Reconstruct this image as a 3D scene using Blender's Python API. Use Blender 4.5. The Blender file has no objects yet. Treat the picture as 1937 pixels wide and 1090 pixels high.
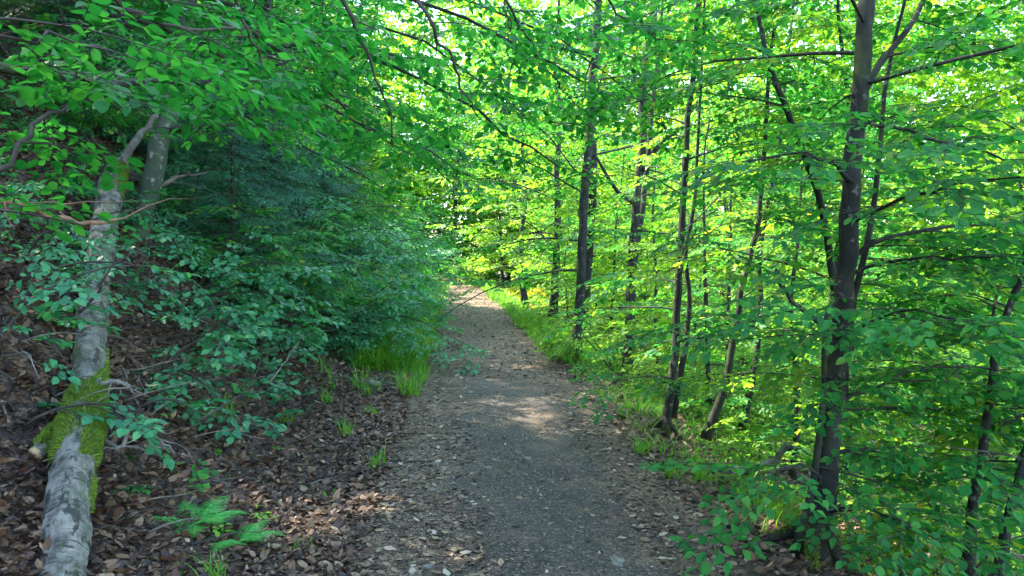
import bpy, math
import numpy as np
from mathutils import Vector, Euler

sc = bpy.context.scene
COL = sc.collection
R = math.radians

# ------------------------------------------------------------------ camera
FPX = 1436.0
cam_d = bpy.data.cameras.new('camera')
cam_d.sensor_width = 36.0
cam_d.lens = 36.0 * FPX / 1937.0
cam_d.clip_start = 0.05
cam_d.clip_end = 1500.0
cam = bpy.data.objects.new('camera', cam_d)
COL.objects.link(cam)
PITCH = math.atan(55 / FPX)
cam.location = (0, 0, 1.6)
cam.rotation_euler = (R(90) - PITCH, 0, 0)
sc.camera = cam

# ------------------------------------------------------------------ world, sun, exposure
SUN_AZ, SUN_EL = R(-58), R(52)          # azimuth clockwise from +Y
w = bpy.data.worlds.new('World')
sc.world = w
w.use_nodes = True
nt = w.node_tree
bg = nt.nodes['Background']
sky = nt.nodes.new('ShaderNodeTexSky')
sky.sky_type = 'NISHITA'
sky.sun_disc = False
sky.sun_elevation = SUN_EL
sky.sun_rotation = SUN_AZ
nt.links.new(sky.outputs[0], bg.inputs[0])
bg.inputs[1].default_value = 0.15
sd = bpy.data.lights.new('sun', 'SUN')
sd.energy = 2.8
sd.angle = R(0.53)
sd.color = (1.0, 0.91, 0.76)
sun = bpy.data.objects.new('sun', sd)
COL.objects.link(sun)
sdir = Vector((math.sin(SUN_AZ) * math.cos(SUN_EL), math.cos(SUN_AZ) * math.cos(SUN_EL), math.sin(SUN_EL)))
sun.rotation_euler = sdir.to_track_quat('Z', 'Y').to_euler()
sun.location = sdir * 60
vs = sc.view_settings
vs.view_transform = 'Standard'
vs.look = 'None'
vs.gamma = 1.0
vs.exposure = 3.65
cy = sc.cycles
cy.max_bounces = 8
cy.diffuse_bounces = 5
cy.glossy_bounces = 2
cy.transmission_bounces = 6
cy.transparent_max_bounces = 4
cy.caustics_reflective = False
cy.caustics_refractive = False
cy.sample_clamp_indirect = 6.0
cy.use_denoising = True


def P(px, py, d):
    """world point seen at photo pixel (px, py) at distance d along the view axis"""
    a = (px - 968.5) / FPX
    b = (545 - py) / FPX
    f = (math.cos(PITCH), -math.sin(PITCH))
    u = (math.sin(PITCH), math.cos(PITCH))
    return np.array([a * d, d * (f[0] + b * u[0]), 1.6 + d * (f[1] + b * u[1])])


def PP(lst):
    return np.array([P(*q) for q in lst])


# ------------------------------------------------------------------ terrain
def xc(y):
    y = np.asarray(y, float)
    return 0.5 - 0.075 * y - np.where(y > 44, 0.02 * (y - 44) ** 2, 0.0).clip(0, 60)


LU = [0, 1.1, 1.6, 2.0, 2.5, 3, 4, 8, 20, 60, 150, 700]
LZ = [0, 0, .06, .16, .42, .85, 1.8, 5.4, 14, 34, 48, 60]
RU = [0, 1.15, 1.5, 2, 3, 5, 10, 20, 40, 150, 700]
RZ = [0, 0, -.08, -.26, -.75, -1.6, -3.3, -5.8, -8.5, -11, -12]


def H(x, y):
    x = np.asarray(x, float)
    y = np.asarray(y, float)
    u = np.clip(xc(y) - x, -690, 690)
    z = np.where(u >= 0, np.interp(u, LU, LZ), np.interp(-u, RU, RZ))
    k = np.clip((np.abs(u) - 1.2) / 1.2, 0, 1)
    n = (.05 * np.sin(2.1 * x + 1.3 * y) + .06 * np.sin(1.1 * x - 1.7 * y + 1) + .1 * np.sin(.43 * x + .37 * y + 2)
         + .03 * np.sin(4.3 * x + 3.1 * y) * np.sin(3.7 * y - x))
    far = np.clip((y - 48) / 30, 0, 1) * 3.0
    return z + k * n + far


def ground_hit(px, py, dz=0.0):
    """first terrain point along the ray of a photo pixel"""
    for d in np.arange(1.5, 90, .02):
        p = P(px, py, d)
        if p[2] <= H(p[0], p[1]) + dz:
            return p
    return p


# ------------------------------------------------------------------ mesh helpers
class Geo:
    def __init__(self):
        self.v, self.f, self.n = [], [], 0

    def add(self, v, faces, mat=0):
        v = np.asarray(v, np.float32).reshape(-1, 3)
        for f in faces:
            self.f.append((np.asarray(f, np.int32) + self.n, mat))
        self.v.append(v)
        self.n += len(v)

    def arrays(self):
        return np.concatenate(self.v) if self.v else np.zeros((0, 3), np.float32)

    def mesh(self, name, mats, smooth=True):
        me = bpy.data.meshes.new(name)
        V = self.arrays()
        fs = [(f.reshape(-1, f.shape[-1]), m) for f, m in self.f if f.size]
        loops = np.concatenate([f.ravel() for f, m in fs]) if fs else np.zeros(0, np.int32)
        tot = np.concatenate([np.full(len(f), f.shape[1], np.int32) for f, m in fs])
        mi = np.concatenate([np.full(len(f), m, np.int32) for f, m in fs])
        start = np.concatenate([[0], np.cumsum(tot)[:-1]]).astype(np.int32)
        me.vertices.add(len(V))
        me.vertices.foreach_set('co', V.ravel().astype(np.float32))
        me.loops.add(len(loops))
        me.loops.foreach_set('vertex_index', loops.astype(np.int32))
        me.polygons.add(len(tot))
        me.polygons.foreach_set('loop_start', start)
        me.polygons.foreach_set('material_index', mi)
        me.polygons.foreach_set('use_smooth', np.full(len(tot), smooth))
        for m in mats:
            me.materials.append(m)
        me.update(calc_edges=True)
        return me

    def obj(self, name, mats, parent=None, smooth=True):
        if not isinstance(mats, (list, tuple)):
            mats = [mats]
        o = bpy.data.objects.new(name, self.mesh(name, mats, smooth))
        COL.objects.link(o)
        if parent is not None:
            o.parent = parent
        return o


def tag(o, label=None, cat=None, group=None, kind=None):
    if label:
        o['label'] = label
    if cat:
        o['category'] = cat
    if group:
        o['group'] = group
    if kind:
        o['kind'] = kind
    return o


def thing(name, label, cat, loc=(0, 0, 0), group=None, rz=0):
    o = bpy.data.objects.new(name, None)
    o.empty_display_size = .2
    COL.objects.link(o)
    o.location = tuple(float(q) for q in loc)
    o.rotation_euler = (0, 0, rz)
    return tag(o, label, cat, group)


def copy_thing(root, loc, rz, s=1.0, label=None, group=None, tilt=(0, 0)):
    c = root.copy()
    COL.objects.link(c)
    c.location = tuple(float(q) for q in loc)
    c.rotation_euler = (tilt[0], tilt[1], rz)
    c.scale = (s, s, s)
    if label:
        c['label'] = label
    if group:
        c['group'] = group
    elif 'group' in c:
        del c['group']
    for ch in root.children:
        d = ch.copy()
        COL.objects.link(d)
        d.parent = c
        for g in ch.children:
            e = g.copy()
            COL.objects.link(e)
            e.parent = d
    return c


def tube(geo, pts, rad, sides=6, mat=0, rng=None, rough=0.0, cap=True):
    pts = np.asarray(pts, float)
    n = len(pts)
    rad = np.broadcast_to(np.asarray(rad, float), (n,))
    t = np.gradient(pts, axis=0)
    t /= np.linalg.norm(t, axis=1)[:, None] + 1e-9
    ref = np.array([0.0, 0, 1]) if abs(t[:, 2]).mean() < .75 else np.array([1.0, 0, 0])
    a = np.cross(t, ref)
    a /= np.linalg.norm(a, axis=1)[:, None] + 1e-9
    b = np.cross(t, a)
    th = np.arange(sides) * 2 * math.pi / sides
    rr = rad[:, None] * np.ones(sides)
    if rng is not None and rough:
        rr = rr * (1 + rough * rng.normal(size=(n, sides)))
    v = pts[:, None] + rr[..., None] * (a[:, None] * np.cos(th)[None, :, None] + b[:, None] * np.sin(th)[None, :, None])
    i = np.arange(n - 1)[:, None] * sides
    k = np.arange(sides)[None]
    k2 = (k + 1) % sides
    q = np.stack([i + k, i + sides + k, i + sides + k2, i + k2], -1).reshape(-1, 4)
    fs = [q]
    if cap:
        fs.append(((n - 1) * sides + np.arange(sides)[::-1])[None])
        fs.append(np.arange(sides)[None])
    geo.add(v.reshape(-1, 3), fs, mat)


def resample(pts, n, rng=None, wob=0.0):
    """smooth (Catmull-Rom) resampling of a polyline, with a little wobble"""
    pts = np.asarray(pts, float)
    m = len(pts)
    e = np.vstack([2 * pts[0] - pts[1], pts, 2 * pts[-1] - pts[-2]])
    u = np.linspace(0, m - 1, n)
    i = np.minimum(u.astype(int), m - 2)
    f = (u - i)[:, None]
    p0, p1, p2, p3 = e[i], e[i + 1], e[i + 2], e[i + 3]
    o = .5 * (2 * p1 + (p2 - p0) * f + (2 * p0 - 5 * p1 + 4 * p2 - p3) * f ** 2 + (3 * p1 - p0 - 3 * p2 + p3) * f ** 3)
    if rng is not None and wob:
        ww = rng.normal(size=(n, 3)) * wob
        ww[0] = 0
        o = o + ww
    return o


# ------------------------------------------------------------------ materials
def new_mat(name):
    m = bpy.data.materials.new(name)
    m.use_nodes = True
    t = m.node_tree
    t.nodes.clear()
    out = t.nodes.new('ShaderNodeOutputMaterial')
    return m, t, out


def ramp(t, stops, interp='LINEAR'):
    r = t.nodes.new('ShaderNodeValToRGB')
    r.color_ramp.interpolation = interp
    e = r.color_ramp.elements
    e[0].position, e[0].color = stops[0][0], (*stops[0][1], 1)
    e[1].position, e[1].color = stops[-1][0], (*stops[-1][1], 1)
    for p, c in stops[1:-1]:
        q = e.new(p)
        q.color = (*c, 1)
    return r


def noise(t, vec, scale, detail=4, rough=.6):
    n = t.nodes.new('ShaderNodeTexNoise')
    n.inputs['Scale'].default_value = scale
    n.inputs['Detail'].default_value = detail
    n.inputs['Roughness'].default_value = rough
    if vec is not None:
        t.links.new(vec, n.inputs['Vector'])
    return n


def leaf_mat(name, dark, mid, lite, tr=1.0, tr_mix=.5, spec=.22, rough=.46, trcol=None, yellow=None):
    m, t, out = new_mat(name)
    L = t.links.new
    g = t.nodes.new('ShaderNodeNewGeometry')
    stops = [(0, dark), (.5, mid), (.93, lite)]
    if yellow:
        stops.append((.985, yellow))
    cr = ramp(t, stops)
    L(g.outputs['Random Per Island'], cr.inputs[0])
    tco = t.nodes.new('ShaderNodeTexCoord')
    col = cr.outputs[0]
    for sc_, lo, hi, c, mode in ((.8, .35, .7, (1.3, 1.0, .85), 'MULTIPLY'), (34, .58, .74, (.75, .62, .6), 'MULTIPLY')):
        nz = noise(t, tco.outputs['Object'], sc_, 2, .5)
        rp = ramp(t, [(lo, (0, 0, 0)), (hi, (1, 1, 1))])
        L(nz.outputs[0], rp.inputs[0])
        m2 = t.nodes.new('ShaderNodeMix')
        m2.data_type = 'RGBA'
        m2.blend_type = mode
        L(rp.outputs[0], m2.inputs[0])
        L(col, m2.inputs[6])
        m2.inputs[7].default_value = (*c, 1)
        col = m2.outputs[2]
    p = t.nodes.new('ShaderNodeBsdfPrincipled')
    p.inputs['Roughness'].default_value = rough
    p.inputs['Specular IOR Level'].default_value = spec
    L(col, p.inputs['Base Color'])
    tl = t.nodes.new('ShaderNodeBsdfTranslucent')
    tm = t.nodes.new('ShaderNodeMix')
    tm.data_type = 'RGBA'
    tm.blend_type = 'MULTIPLY'
    tm.inputs[0].default_value = 1.0
    L(col, tm.inputs[6])
    tc = trcol or (2.4 * tr, 2.2 * tr, 1.1 * tr)
    tm.inputs[7].default_value = (*tc, 1)
    L(tm.outputs[2], tl.inputs[0])
    mx = t.nodes.new('ShaderNodeMixShader')
    mx.inputs[0].default_value = tr_mix
    L(p.outputs[0], mx.inputs[1])
    L(tl.outputs[0], mx.inputs[2])
    L(mx.outputs[0], out.inputs[0])
    return m


def bark_mat(name, c0, c1, c2, scale=6, bump=.35, stretch=(1, 1, .35), spots=None, moss=None, blotch=None):
    m, t, out = new_mat(name)
    L = t.links.new
    tc = t.nodes.new('ShaderNodeTexCoord')
    mp = t.nodes.new('ShaderNodeMapping')
    mp.inputs['Scale'].default_value = stretch
    L(tc.outputs['Object'], mp.inputs[0])
    n1 = noise(t, mp.outputs[0], scale, 6, .65)
    cr = ramp(t, [(.3, c0), (.5, c1), (.7, c2)])
    L(n1.outputs[0], cr.inputs[0])
    col = cr.outputs[0]

    def over(col, scale, lo, hi, c):
        n = noise(t, tc.outputs['Object'], scale, 5, .6)
        rp = ramp(t, [(lo, (0, 0, 0)), (hi, (1, 1, 1))])
        L(n.outputs[0], rp.inputs[0])
        mx = t.nodes.new('ShaderNodeMix')
        mx.data_type = 'RGBA'
        L(rp.outputs[0], mx.inputs[0])
        L(col, mx.inputs[6])
        mx.inputs[7].default_value = (*c, 1)
        return mx.outputs[2]
    if spots:
        col = over(col, scale * 2.4, .6, .66, spots)
    if blotch:
        col = over(col, 5.5, .54, .60, blotch)
    if moss:
        col = over(col, 3.0, .52, .66, moss)
    p = t.nodes.new('ShaderNodeBsdfPrincipled')
    p.inputs['Roughness'].default_value = .85
    p.inputs['Specular IOR Level'].default_value = .25
    L(col, p.inputs['Base Color'])
    n2 = noise(t, mp.outputs[0], scale * 5, 6, .7)
    b = t.nodes.new('ShaderNodeBump')
    b.inputs['Strength'].default_value = bump
    b.inputs['Distance'].default_value = .02
    L(n2.outputs[0], b.inputs['Height'])
    L(b.outputs[0], p.inputs['Normal'])
    L(p.outputs[0], out.inputs[0])
    return m


def plain_island_mat(name, stops, rough=.8, tr=0.0, spec=.3):
    m, t, out = new_mat(name)
    L = t.links.new
    g = t.nodes.new('ShaderNodeNewGeometry')
    cr = ramp(t, stops)
    L(g.outputs['Random Per Island'], cr.inputs[0])
    p = t.nodes.new('ShaderNodeBsdfPrincipled')
    p.inputs['Roughness'].default_value = rough
    p.inputs['Specular IOR Level'].default_value = spec
    tc = t.nodes.new('ShaderNodeTexCoord')
    n = noise(t, tc.outputs['Object'], 60, 3)
    mx = t.nodes.new('ShaderNodeMix')
    mx.data_type = 'RGBA'
    mx.blend_type = 'MULTIPLY'
    mx.inputs[0].default_value = .6
    L(cr.outputs[0], mx.inputs[6])
    r2 = ramp(t, [(.3, (.45, .42, .4)), (.65, (1.2, 1.2, 1.2))])
    L(n.outputs[0], r2.inputs[0])
    L(r2.outputs[0], mx.inputs[7])
    L(mx.outputs[2], p.inputs['Base Color'])
    if tr:
        tl = t.nodes.new('ShaderNodeBsdfTranslucent')
        L(mx.outputs[2], tl.inputs[0])
        ms = t.nodes.new('ShaderNodeMixShader')
        ms.inputs[0].default_value = tr
        L(p.outputs[0], ms.inputs[1])
        L(tl.outputs[0], ms.inputs[2])
        L(ms.outputs[0], out.inputs[0])
    else:
        L(p.outputs[0], out.inputs[0])
    return m


# fresh beech green, dark overhang copy, sun and shade tinted copies, spruce, grass, fern, moss
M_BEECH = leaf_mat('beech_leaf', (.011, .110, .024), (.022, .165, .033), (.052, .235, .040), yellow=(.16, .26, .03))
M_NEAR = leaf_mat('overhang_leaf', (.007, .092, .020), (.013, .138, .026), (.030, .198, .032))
M_BRIGHT = leaf_mat('sun_tinted_leaf', (.036, .155, .014), (.078, .240, .020), (.150, .315, .028), yellow=(.22, .28, .04))  # beech leaf copy with sunlit yellow-green put into its colour
M_SHADE = leaf_mat('shade_tinted_leaf', (.016, .125, .058), (.028, .190, .085), (.055, .260, .105), tr_mix=.38, spec=.4, rough=.42)  # bluish skylight of the shaded side put into the leaf colour
M_SPRUCE = plain_island_mat('spruce_needle', [(0, (.016, .085, .050)), (.5, (.030, .140, .080)), (1, (.065, .210, .105))], .6)
M_GRASS = leaf_mat('grass_blade', (.032, .150, .014), (.066, .230, .020), (.125, .310, .032), tr_mix=.4, yellow=(.22, .24, .06))
M_FERN = leaf_mat('fern_leaf', (.035, .25, .05), (.06, .34, .07), (.10, .42, .09), tr_mix=.35)
M_MOSS = plain_island_mat('moss', [(0, (.028, .065, .006)), (.5, (.085, .155, .012)), (1, (.19, .29, .025))], .95)
M_DRY = plain_island_mat('dry_leaf', [(0, (.22, .12, .05)), (1, (.38, .24, .10))], .7, .3)
M_LITTER = plain_island_mat('fallen_leaf', [(0, (.016, .010, .008)), (.3, (.042, .020, .012)), (.55, (.088, .042, .022)), (.75, (.14, .074, .036)),
                                            (.9, (.17, .105, .058)), (1, (.30, .22, .14))], .62, .12, .45)
M_CHIP = plain_island_mat('path_chip', [(0, (.03, .022, .016)), (.4, (.085, .060, .038)), (.7, (.15, .105, .062)), (.92, (.24, .175, .105)), (1, (.34, .29, .22))], .8)
M_BARK = bark_mat('beech_bark', (.007, .008, .006), (.017, .019, .015), (.042, .045, .036), 7, .5, (1, 1, .5), spots=(.10, .11, .09), moss=(.028, .042, .010))
M_BARKG = bark_mat('green_bark', (.028, .042, .028), (.05, .068, .045), (.085, .105, .07), 5, .2, (1, 1, .3), spots=(.18, .2, .15))
M_TWIG = bark_mat('twig_bark', (.018, .015, .012), (.035, .030, .024), (.07, .062, .05), 9, .1)
M_LOGBARK = bark_mat('pale_log_bark', (.025, .028, .024), (.13, .13, .105), (.27, .255, .21), 9, .9, (1, 1, 1), spots=(.035, .04, .034), moss=(.06, .075, .04), blotch=(.022, .026, .022))
M_DEADWOOD = bark_mat('dead_wood', (.05, .042, .034), (.12, .105, .085), (.22, .20, .165), 8, .4)
M_REDWOOD = bark_mat('broken_wood', (.06, .032, .018), (.15, .085, .05), (.25, .16, .10), 8, .4)
M_CUT = bark_mat('pale_broken_end', (.20, .13, .06), (.34, .24, .12), (.45, .34, .2), 14, .3)

M_GLOWTINT = leaf_mat('glow_tinted_leaf', (.09, .16, .012), (.16, .22, .014), (.26, .28, .02), yellow=(.34, .25, .02))  # yellower leaves carry the golden glow at the bend in their colour
# ------------------------------------------------------------------ leaf and spray templates



class Tm:
    def __init__(self, v, faces):          # faces: list of (array, mat)
        self.v, self.f = np.asarray(v, np.float32), faces


def leaf_template(lod, wid=.32):
    if lod == 0:      # 13 verts, folded and wavy
        xs = [.16, .38, .62, .84]
        ws = [.62, 1.0, .86, .46]
        v = [(0, 0, 0), (.27, 0, -.008), (.5, 0, -.015), (.74, 0, -.035), (1, 0, -.075)]
        for s in (1, -1):
            for x, q in zip(xs, ws):
                v.append((x, s * wid * q, .05 * q - .04 * x + (.018 if int(x * 10) % 2 else -.01)))
        f4, f3 = [], []
        for k, s in ((5, 1), (9, -1)):
            a = [(0, 1, k), (1, k + 1, k), (1, 2, k + 1), (2, k + 2, k + 1), (2, 3, k + 2), (3, k + 3, k + 2), (3, 4, k + 3)]
            f3 += [t if s > 0 else t[::-1] for t in a]
        return np.array(v, np.float32), [np.array(f3)]
    if lod == 1:
        v = [(0, 0, 0), (.3, wid * .92, .05), (.7, wid * .8, .03), (1, 0, -.06), (.7, -wid * .8, .03), (.3, -wid * .92, .05), (.5, 0, -.015)]
        return np.array(v, np.float32), [np.array([(0, 6, 2, 1), (0, 5, 4, 6)]), np.array([(6, 3, 2), (6, 4, 3)])]
    v = [(0, 0, 0), (.45, wid, .05), (1, 0, -.05), (.45, -wid, .05)]
    return np.array(v, np.float32), [np.array([(0, 2, 1), (0, 3, 2)])]


def rotmat(az, pitch, roll):
    """local x -> heading (az, pitch up), z near up, rolled about x. arrays ok -> (n,3,3)"""
    az, pitch, roll = np.broadcast_arrays(*(np.atleast_1d(np.asarray(q, float)) for q in (az, pitch, roll)))
    ca, sa, cp, sp, cr, sr = np.cos(az), np.sin(az), np.cos(pitch), np.sin(pitch), np.cos(roll), np.sin(roll)
    X = np.stack([ca * cp, sa * cp, sp], -1)
    Y0 = np.stack([-sa, ca, 0 * sa], -1)
    Z0 = np.cross(X, Y0)
    Y = Y0 * cr[:, None] + Z0 * sr[:, None]
    Z = -Y0 * sr[:, None] + Z0 * cr[:, None]
    return np.stack([X, Y, Z], -1)


def instance(geo, tm, pos, Rm, s):
    pos = np.asarray(pos, np.float32).reshape(-1, 3)
    n = len(pos)
    if not n:
        return
    s = np.broadcast_to(np.asarray(s, np.float32), (n,))
    v = np.einsum('nij,vj->nvi', Rm.astype(np.float32), tm.v) * s[:, None, None] + pos[:, None]
    nv = len(tm.v)
    off = (np.arange(n) * nv)[:, None, None]
    base = geo.n
    geo.v.append(v.reshape(-1, 3))
    for f, m in tm.f:
        geo.f.append(((f[None] + off).reshape(-1, f.shape[1]) + base, m))
    geo.n += n * nv


def spray_template(seed, lod, L=.45, leaf=.075, step=.05, wid=.32, side=True, droop=.10):
    rng = np.random.default_rng(seed)
    lv, lf = leaf_template(lod, wid)
    g = Geo()
    n = 7 if lod == 0 else 4
    x = np.linspace(0, L, n)
    zz = -droop * (x / L) ** 2 * L
    yy = np.where(np.arange(n) % 2, .008, -.008) * (lod < 2)
    main = np.stack([x, yy, zz], -1)
    segs = [(main, L, .0026 if lod == 0 else .0034)]
    if side:
        sgn = rng.choice([-1, 1])
        for t in np.arange(.2, .8, .2 if lod < 2 else .3):
            l2 = L * (1 - t) * .65 * rng.uniform(.7, 1.15)
            a = sgn * rng.uniform(.6, .95)
            sgn = -sgn
            b = np.array([t * L, 0, -droop * t * t * L])
            q = np.linspace(0, 1, 3)[:, None]
            segs.append((b + q * l2 * np.array([math.cos(a), math.sin(a), -.1]), l2, .0018 if lod == 0 else .0026))
    P0, AZ, PI_, RO, SZ = [], [], [], [], []
    for pts, l, r in segs:
        tube(g, pts, np.linspace(r, r * .5, len(pts)), 3, 1, cap=False)
        d = pts[-1] - pts[0]
        haz = math.atan2(d[1], d[0])
        sg = 1
        for q in np.arange(step * .6, l, step):
            i = q / l * (len(pts) - 1)
            k = min(int(i), len(pts) - 2)
            p = pts[k] + (pts[k + 1] - pts[k]) * (i - k)
            P0.append(p)
            AZ.append(haz + sg * rng.uniform(.55, 1.05))
            PI_.append(rng.normal(-.22, .22))
            RO.append(rng.normal(0, .3))
            SZ.append(leaf * rng.uniform(.5, 1.25) * (.8 + .3 * min(1, q / l + .3)))
            sg = -sg
        P0.append(pts[-1])
        AZ.append(haz + rng.normal(0, .25))
        PI_.append(rng.normal(-.25, .2))
        RO.append(rng.normal(0, .3))
        SZ.append(leaf * rng.uniform(.8, 1.15))
    P0, AZ, PI_, RO, SZ = (np.array(q) for q in (P0, AZ, PI_, RO, SZ))
    kind = rng.integers(0, 4, len(P0))
    for k, (wq, zq) in enumerate(((1, 1), (.8, 2.4), (1.14, -.5), (.95, 1.7))):      # narrow, broad, flat and curled leaves
        q = kind == k
        if q.any():
            instance(g, Tm(lv * np.array([1, wq, zq], np.float32), [(f, 0) for f in lf]), P0[q], rotmat(AZ[q], PI_[q], RO[q]), SZ[q])
    # merge faces of a kind, so that instancing stays fast
    by = {}
    for f, m in g.f:
        by.setdefault((f.shape[1], m), []).append(f)
    return Tm(g.arrays(), [(np.concatenate(v), k[1]) for k, v in by.items()])


SPR = {}


def sprays(kind):
    if kind not in SPR:
        kw = {'near': dict(lod=0, L=.40, leaf=.064, step=.046), 'mid': dict(lod=1, L=.46, leaf=.068, step=.046),
              'mid_round': dict(lod=1, L=.36, leaf=.085, step=.065, wid=.40), 'near_round': dict(lod=0, L=.34, leaf=.085, step=.065, wid=.40),
              'far': dict(lod=2, L=.6, leaf=.15, step=.12, wid=.36), 'vfar': dict(lod=2, L=.9, leaf=.26, step=.24, wid=.38)}[kind]
        SPR[kind] = [spray_template(100 + i * 7 + len(kind), **kw) for i in range(5)]
    return SPR[kind]


GAPS = []      # openings in the canopy: lines from a sunlit spot towards the sun


def gap(p, r):
    GAPS.append((np.array(p, float), r))


class Crown:
    """collects sprays and fine branches, then makes one crown mesh (leaf, twig materials)"""

    def __init__(self, seed, kind):
        self.rng = np.random.default_rng(seed)
        self.kind = kind
        self.items = []
        self.g = Geo()

    def spray(self, p, az, pitch=0.0, roll=0.0, s=1.0):
        self.items.append((*p, az, pitch, roll, s))

    def clothe(self, pts, start=.2, gap=.22, sec=.8, sgap=.16, r=.006, spread=1.0, up=.05, sides=4, droop=.15, size=1.0):
        """side branches alternating in one plane along a limb, each with its sprays"""
        rng = self.rng
        seg = np.linalg.norm(np.diff(pts, axis=0), axis=1)
        cum = np.concatenate([[0], np.cumsum(seg)])
        tot = cum[-1]
        sg = rng.choice([-1, 1])
        for q in np.arange(start * tot, tot, gap):
            q = min(q + rng.uniform(-.3, .3) * gap, tot * .995)
            k = min(np.searchsorted(cum, q) - 1, len(pts) - 2)
            k = max(k, 0)
            d = pts[k + 1] - pts[k]
            p = pts[k] + d * (q - cum[k]) / (seg[k] + 1e-9)
            az = math.atan2(d[1], d[0]) + sg * rng.uniform(.5, 1.2) * spread
            sg = -sg
            l = sec * (1.05 - .7 * q / tot) * rng.uniform(.55, 1.2)
            self.branchlet(p, az, rng.normal(up, .12), l, r * (1.1 - .6 * q / tot), sgap, droop, sides, size)
        d = pts[-1] - pts[-2]
        self.spray(pts[-1], math.atan2(d[1], d[0]), -.1, 0, size)

    def branchlet(self, p, az, el, l, r, sgap=.16, droop=.15, sides=4, size=1.0):
        rng = self.rng
        n = 4
        pts = [np.array(p, float)]
        a, e = az, el
        for i in range(n - 1):
            a += rng.normal(0, .15)
            e -= droop / n * 2 * rng.uniform(.3, 1.6)
            pts.append(pts[-1] + l / (n - 1) * np.array([math.cos(a) * math.cos(e), math.sin(a) * math.cos(e), math.sin(e)]))
        pts = np.array(pts)
        if sides:
            tube(self.g, pts, np.linspace(r, r * .4, n), sides, 1, cap=False)
        sg = rng.choice([-1, 1])
        for q in np.arange(sgap * .7, l, sgap):
            i = q / l * (n - 1)
            k = min(int(i), n - 2)
            pp = pts[k] + (pts[k + 1] - pts[k]) * (i - k)
            self.spray(pp, a + sg * rng.uniform(.45, 1.0), rng.normal(-.08, .15), rng.normal(0, .22), size * rng.uniform(.6, 1.1))
            sg = -sg
        self.spray(pts[-1], a, e - .05, rng.normal(0, .15), size * rng.uniform(.8, 1.1))

    def build(self, parent, leafmat, name='crown', twig=None):
        g = self.g
        it = np.array(self.items)
        T = sprays(self.kind)
        if parent is not None:
            c = it[:, :3] + np.array(parent.location) + .2 * np.stack([np.cos(it[:, 3]), np.sin(it[:, 3]), 0 * it[:, 3]], -1)
        else:
            c = it[:, :3]
        sv = np.array(sdir)
        keep = np.ones(len(it), bool)
        for p, r in GAPS:
            q = c - p
            t = q @ sv
            keep &= ~((np.linalg.norm(q - t[:, None] * sv, axis=1) < r + .16) & (t > .5))
        if parent is not None and self.kind != 'vfar':      # the boughs leave the leaning trunk and the log open to view
            f = c[:, 1] * math.cos(PITCH) - (c[:, 2] - 1.6) * math.sin(PITCH)
            f = np.where(f > .3, f, 1e9)
            qx = 968.5 + FPX * c[:, 0] / f
            qy = 545 - FPX * ((c[:, 2] - 1.6) * math.cos(PITCH) + c[:, 1] * math.sin(PITCH)) / f
            for x0, y0, x1, y1, far, pr in ((225, 165, 350, 480, 8.4, .85), (140, 320, 245, 740, 6.5, .3), (20, 740, 215, 1090, 4, .9), (1480, 930, 1620, 1100, 4.2, .7), (860, 680, 1120, 860, 9, 1.0)):
                keep &= ~((qx > x0) & (qx < x1) & (qy > y0) & (qy < y1) & (f < far) & (self.rng.random(len(it)) < pr))
        it = it[keep]
        pick = self.rng.integers(0, len(T), len(it))
        for i, tm in enumerate(T):
            q = it[pick == i]
            if len(q):
                instance(g, tm, q[:, :3], rotmat(q[:, 3], q[:, 4], q[:, 5]), q[:, 6])
        return g.obj(name, [leafmat, twig or M_TWIG], parent)


def limb_pts(rng, p0, az, el, l, n=7, droop=.3, wob=.12):
    pts = [np.array(p0, float)]
    a, e = az, el
    for i in range(n - 1):
        a += rng.normal(0, wob)
        e += rng.normal(0, wob * .6) - droop / (n - 1)
        pts.append(pts[-1] + l / (n - 1) * np.array([math.cos(a) * math.cos(e), math.sin(a) * math.cos(e), math.sin(e)]))
    return np.array(pts)


def trunk_radius(n, r0, taper=.75, flare=.6):
    t = np.linspace(0, 1, n)
    return r0 * (1 - taper * t) * (1 + flare * np.exp(-t * n * .8))


def auto_limbs(rng, tp, r0, first, count, length, el=(.1, .5), bias=None, droop=.35, last=.98, shape=.65):
    """limbs up a trunk polyline tp: spiral phyllotaxis, shorter towards the top"""
    n = len(tp)
    out = []
    az = rng.uniform(0, 6.28)
    for t in np.linspace(first, last, count):
        i = t * (n - 1)
        k = min(int(i), n - 2)
        p = tp[k] + (tp[k + 1] - tp[k]) * (i - k)
        az += 2.4 + rng.normal(0, .35)
        q = (t - first) / (last - first + 1e-6)
        l = length * (1 - shape * q) * rng.uniform(.7, 1.15)
        if bias is not None:
            l *= 1 + .45 * math.cos(az - bias)
        out.append((limb_pts(rng, p, az, rng.uniform(*el) + .5 * q, l, 7, droop), r0 * (.34 - .2 * q) * rng.uniform(.7, 1.1)))
    return out


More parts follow.
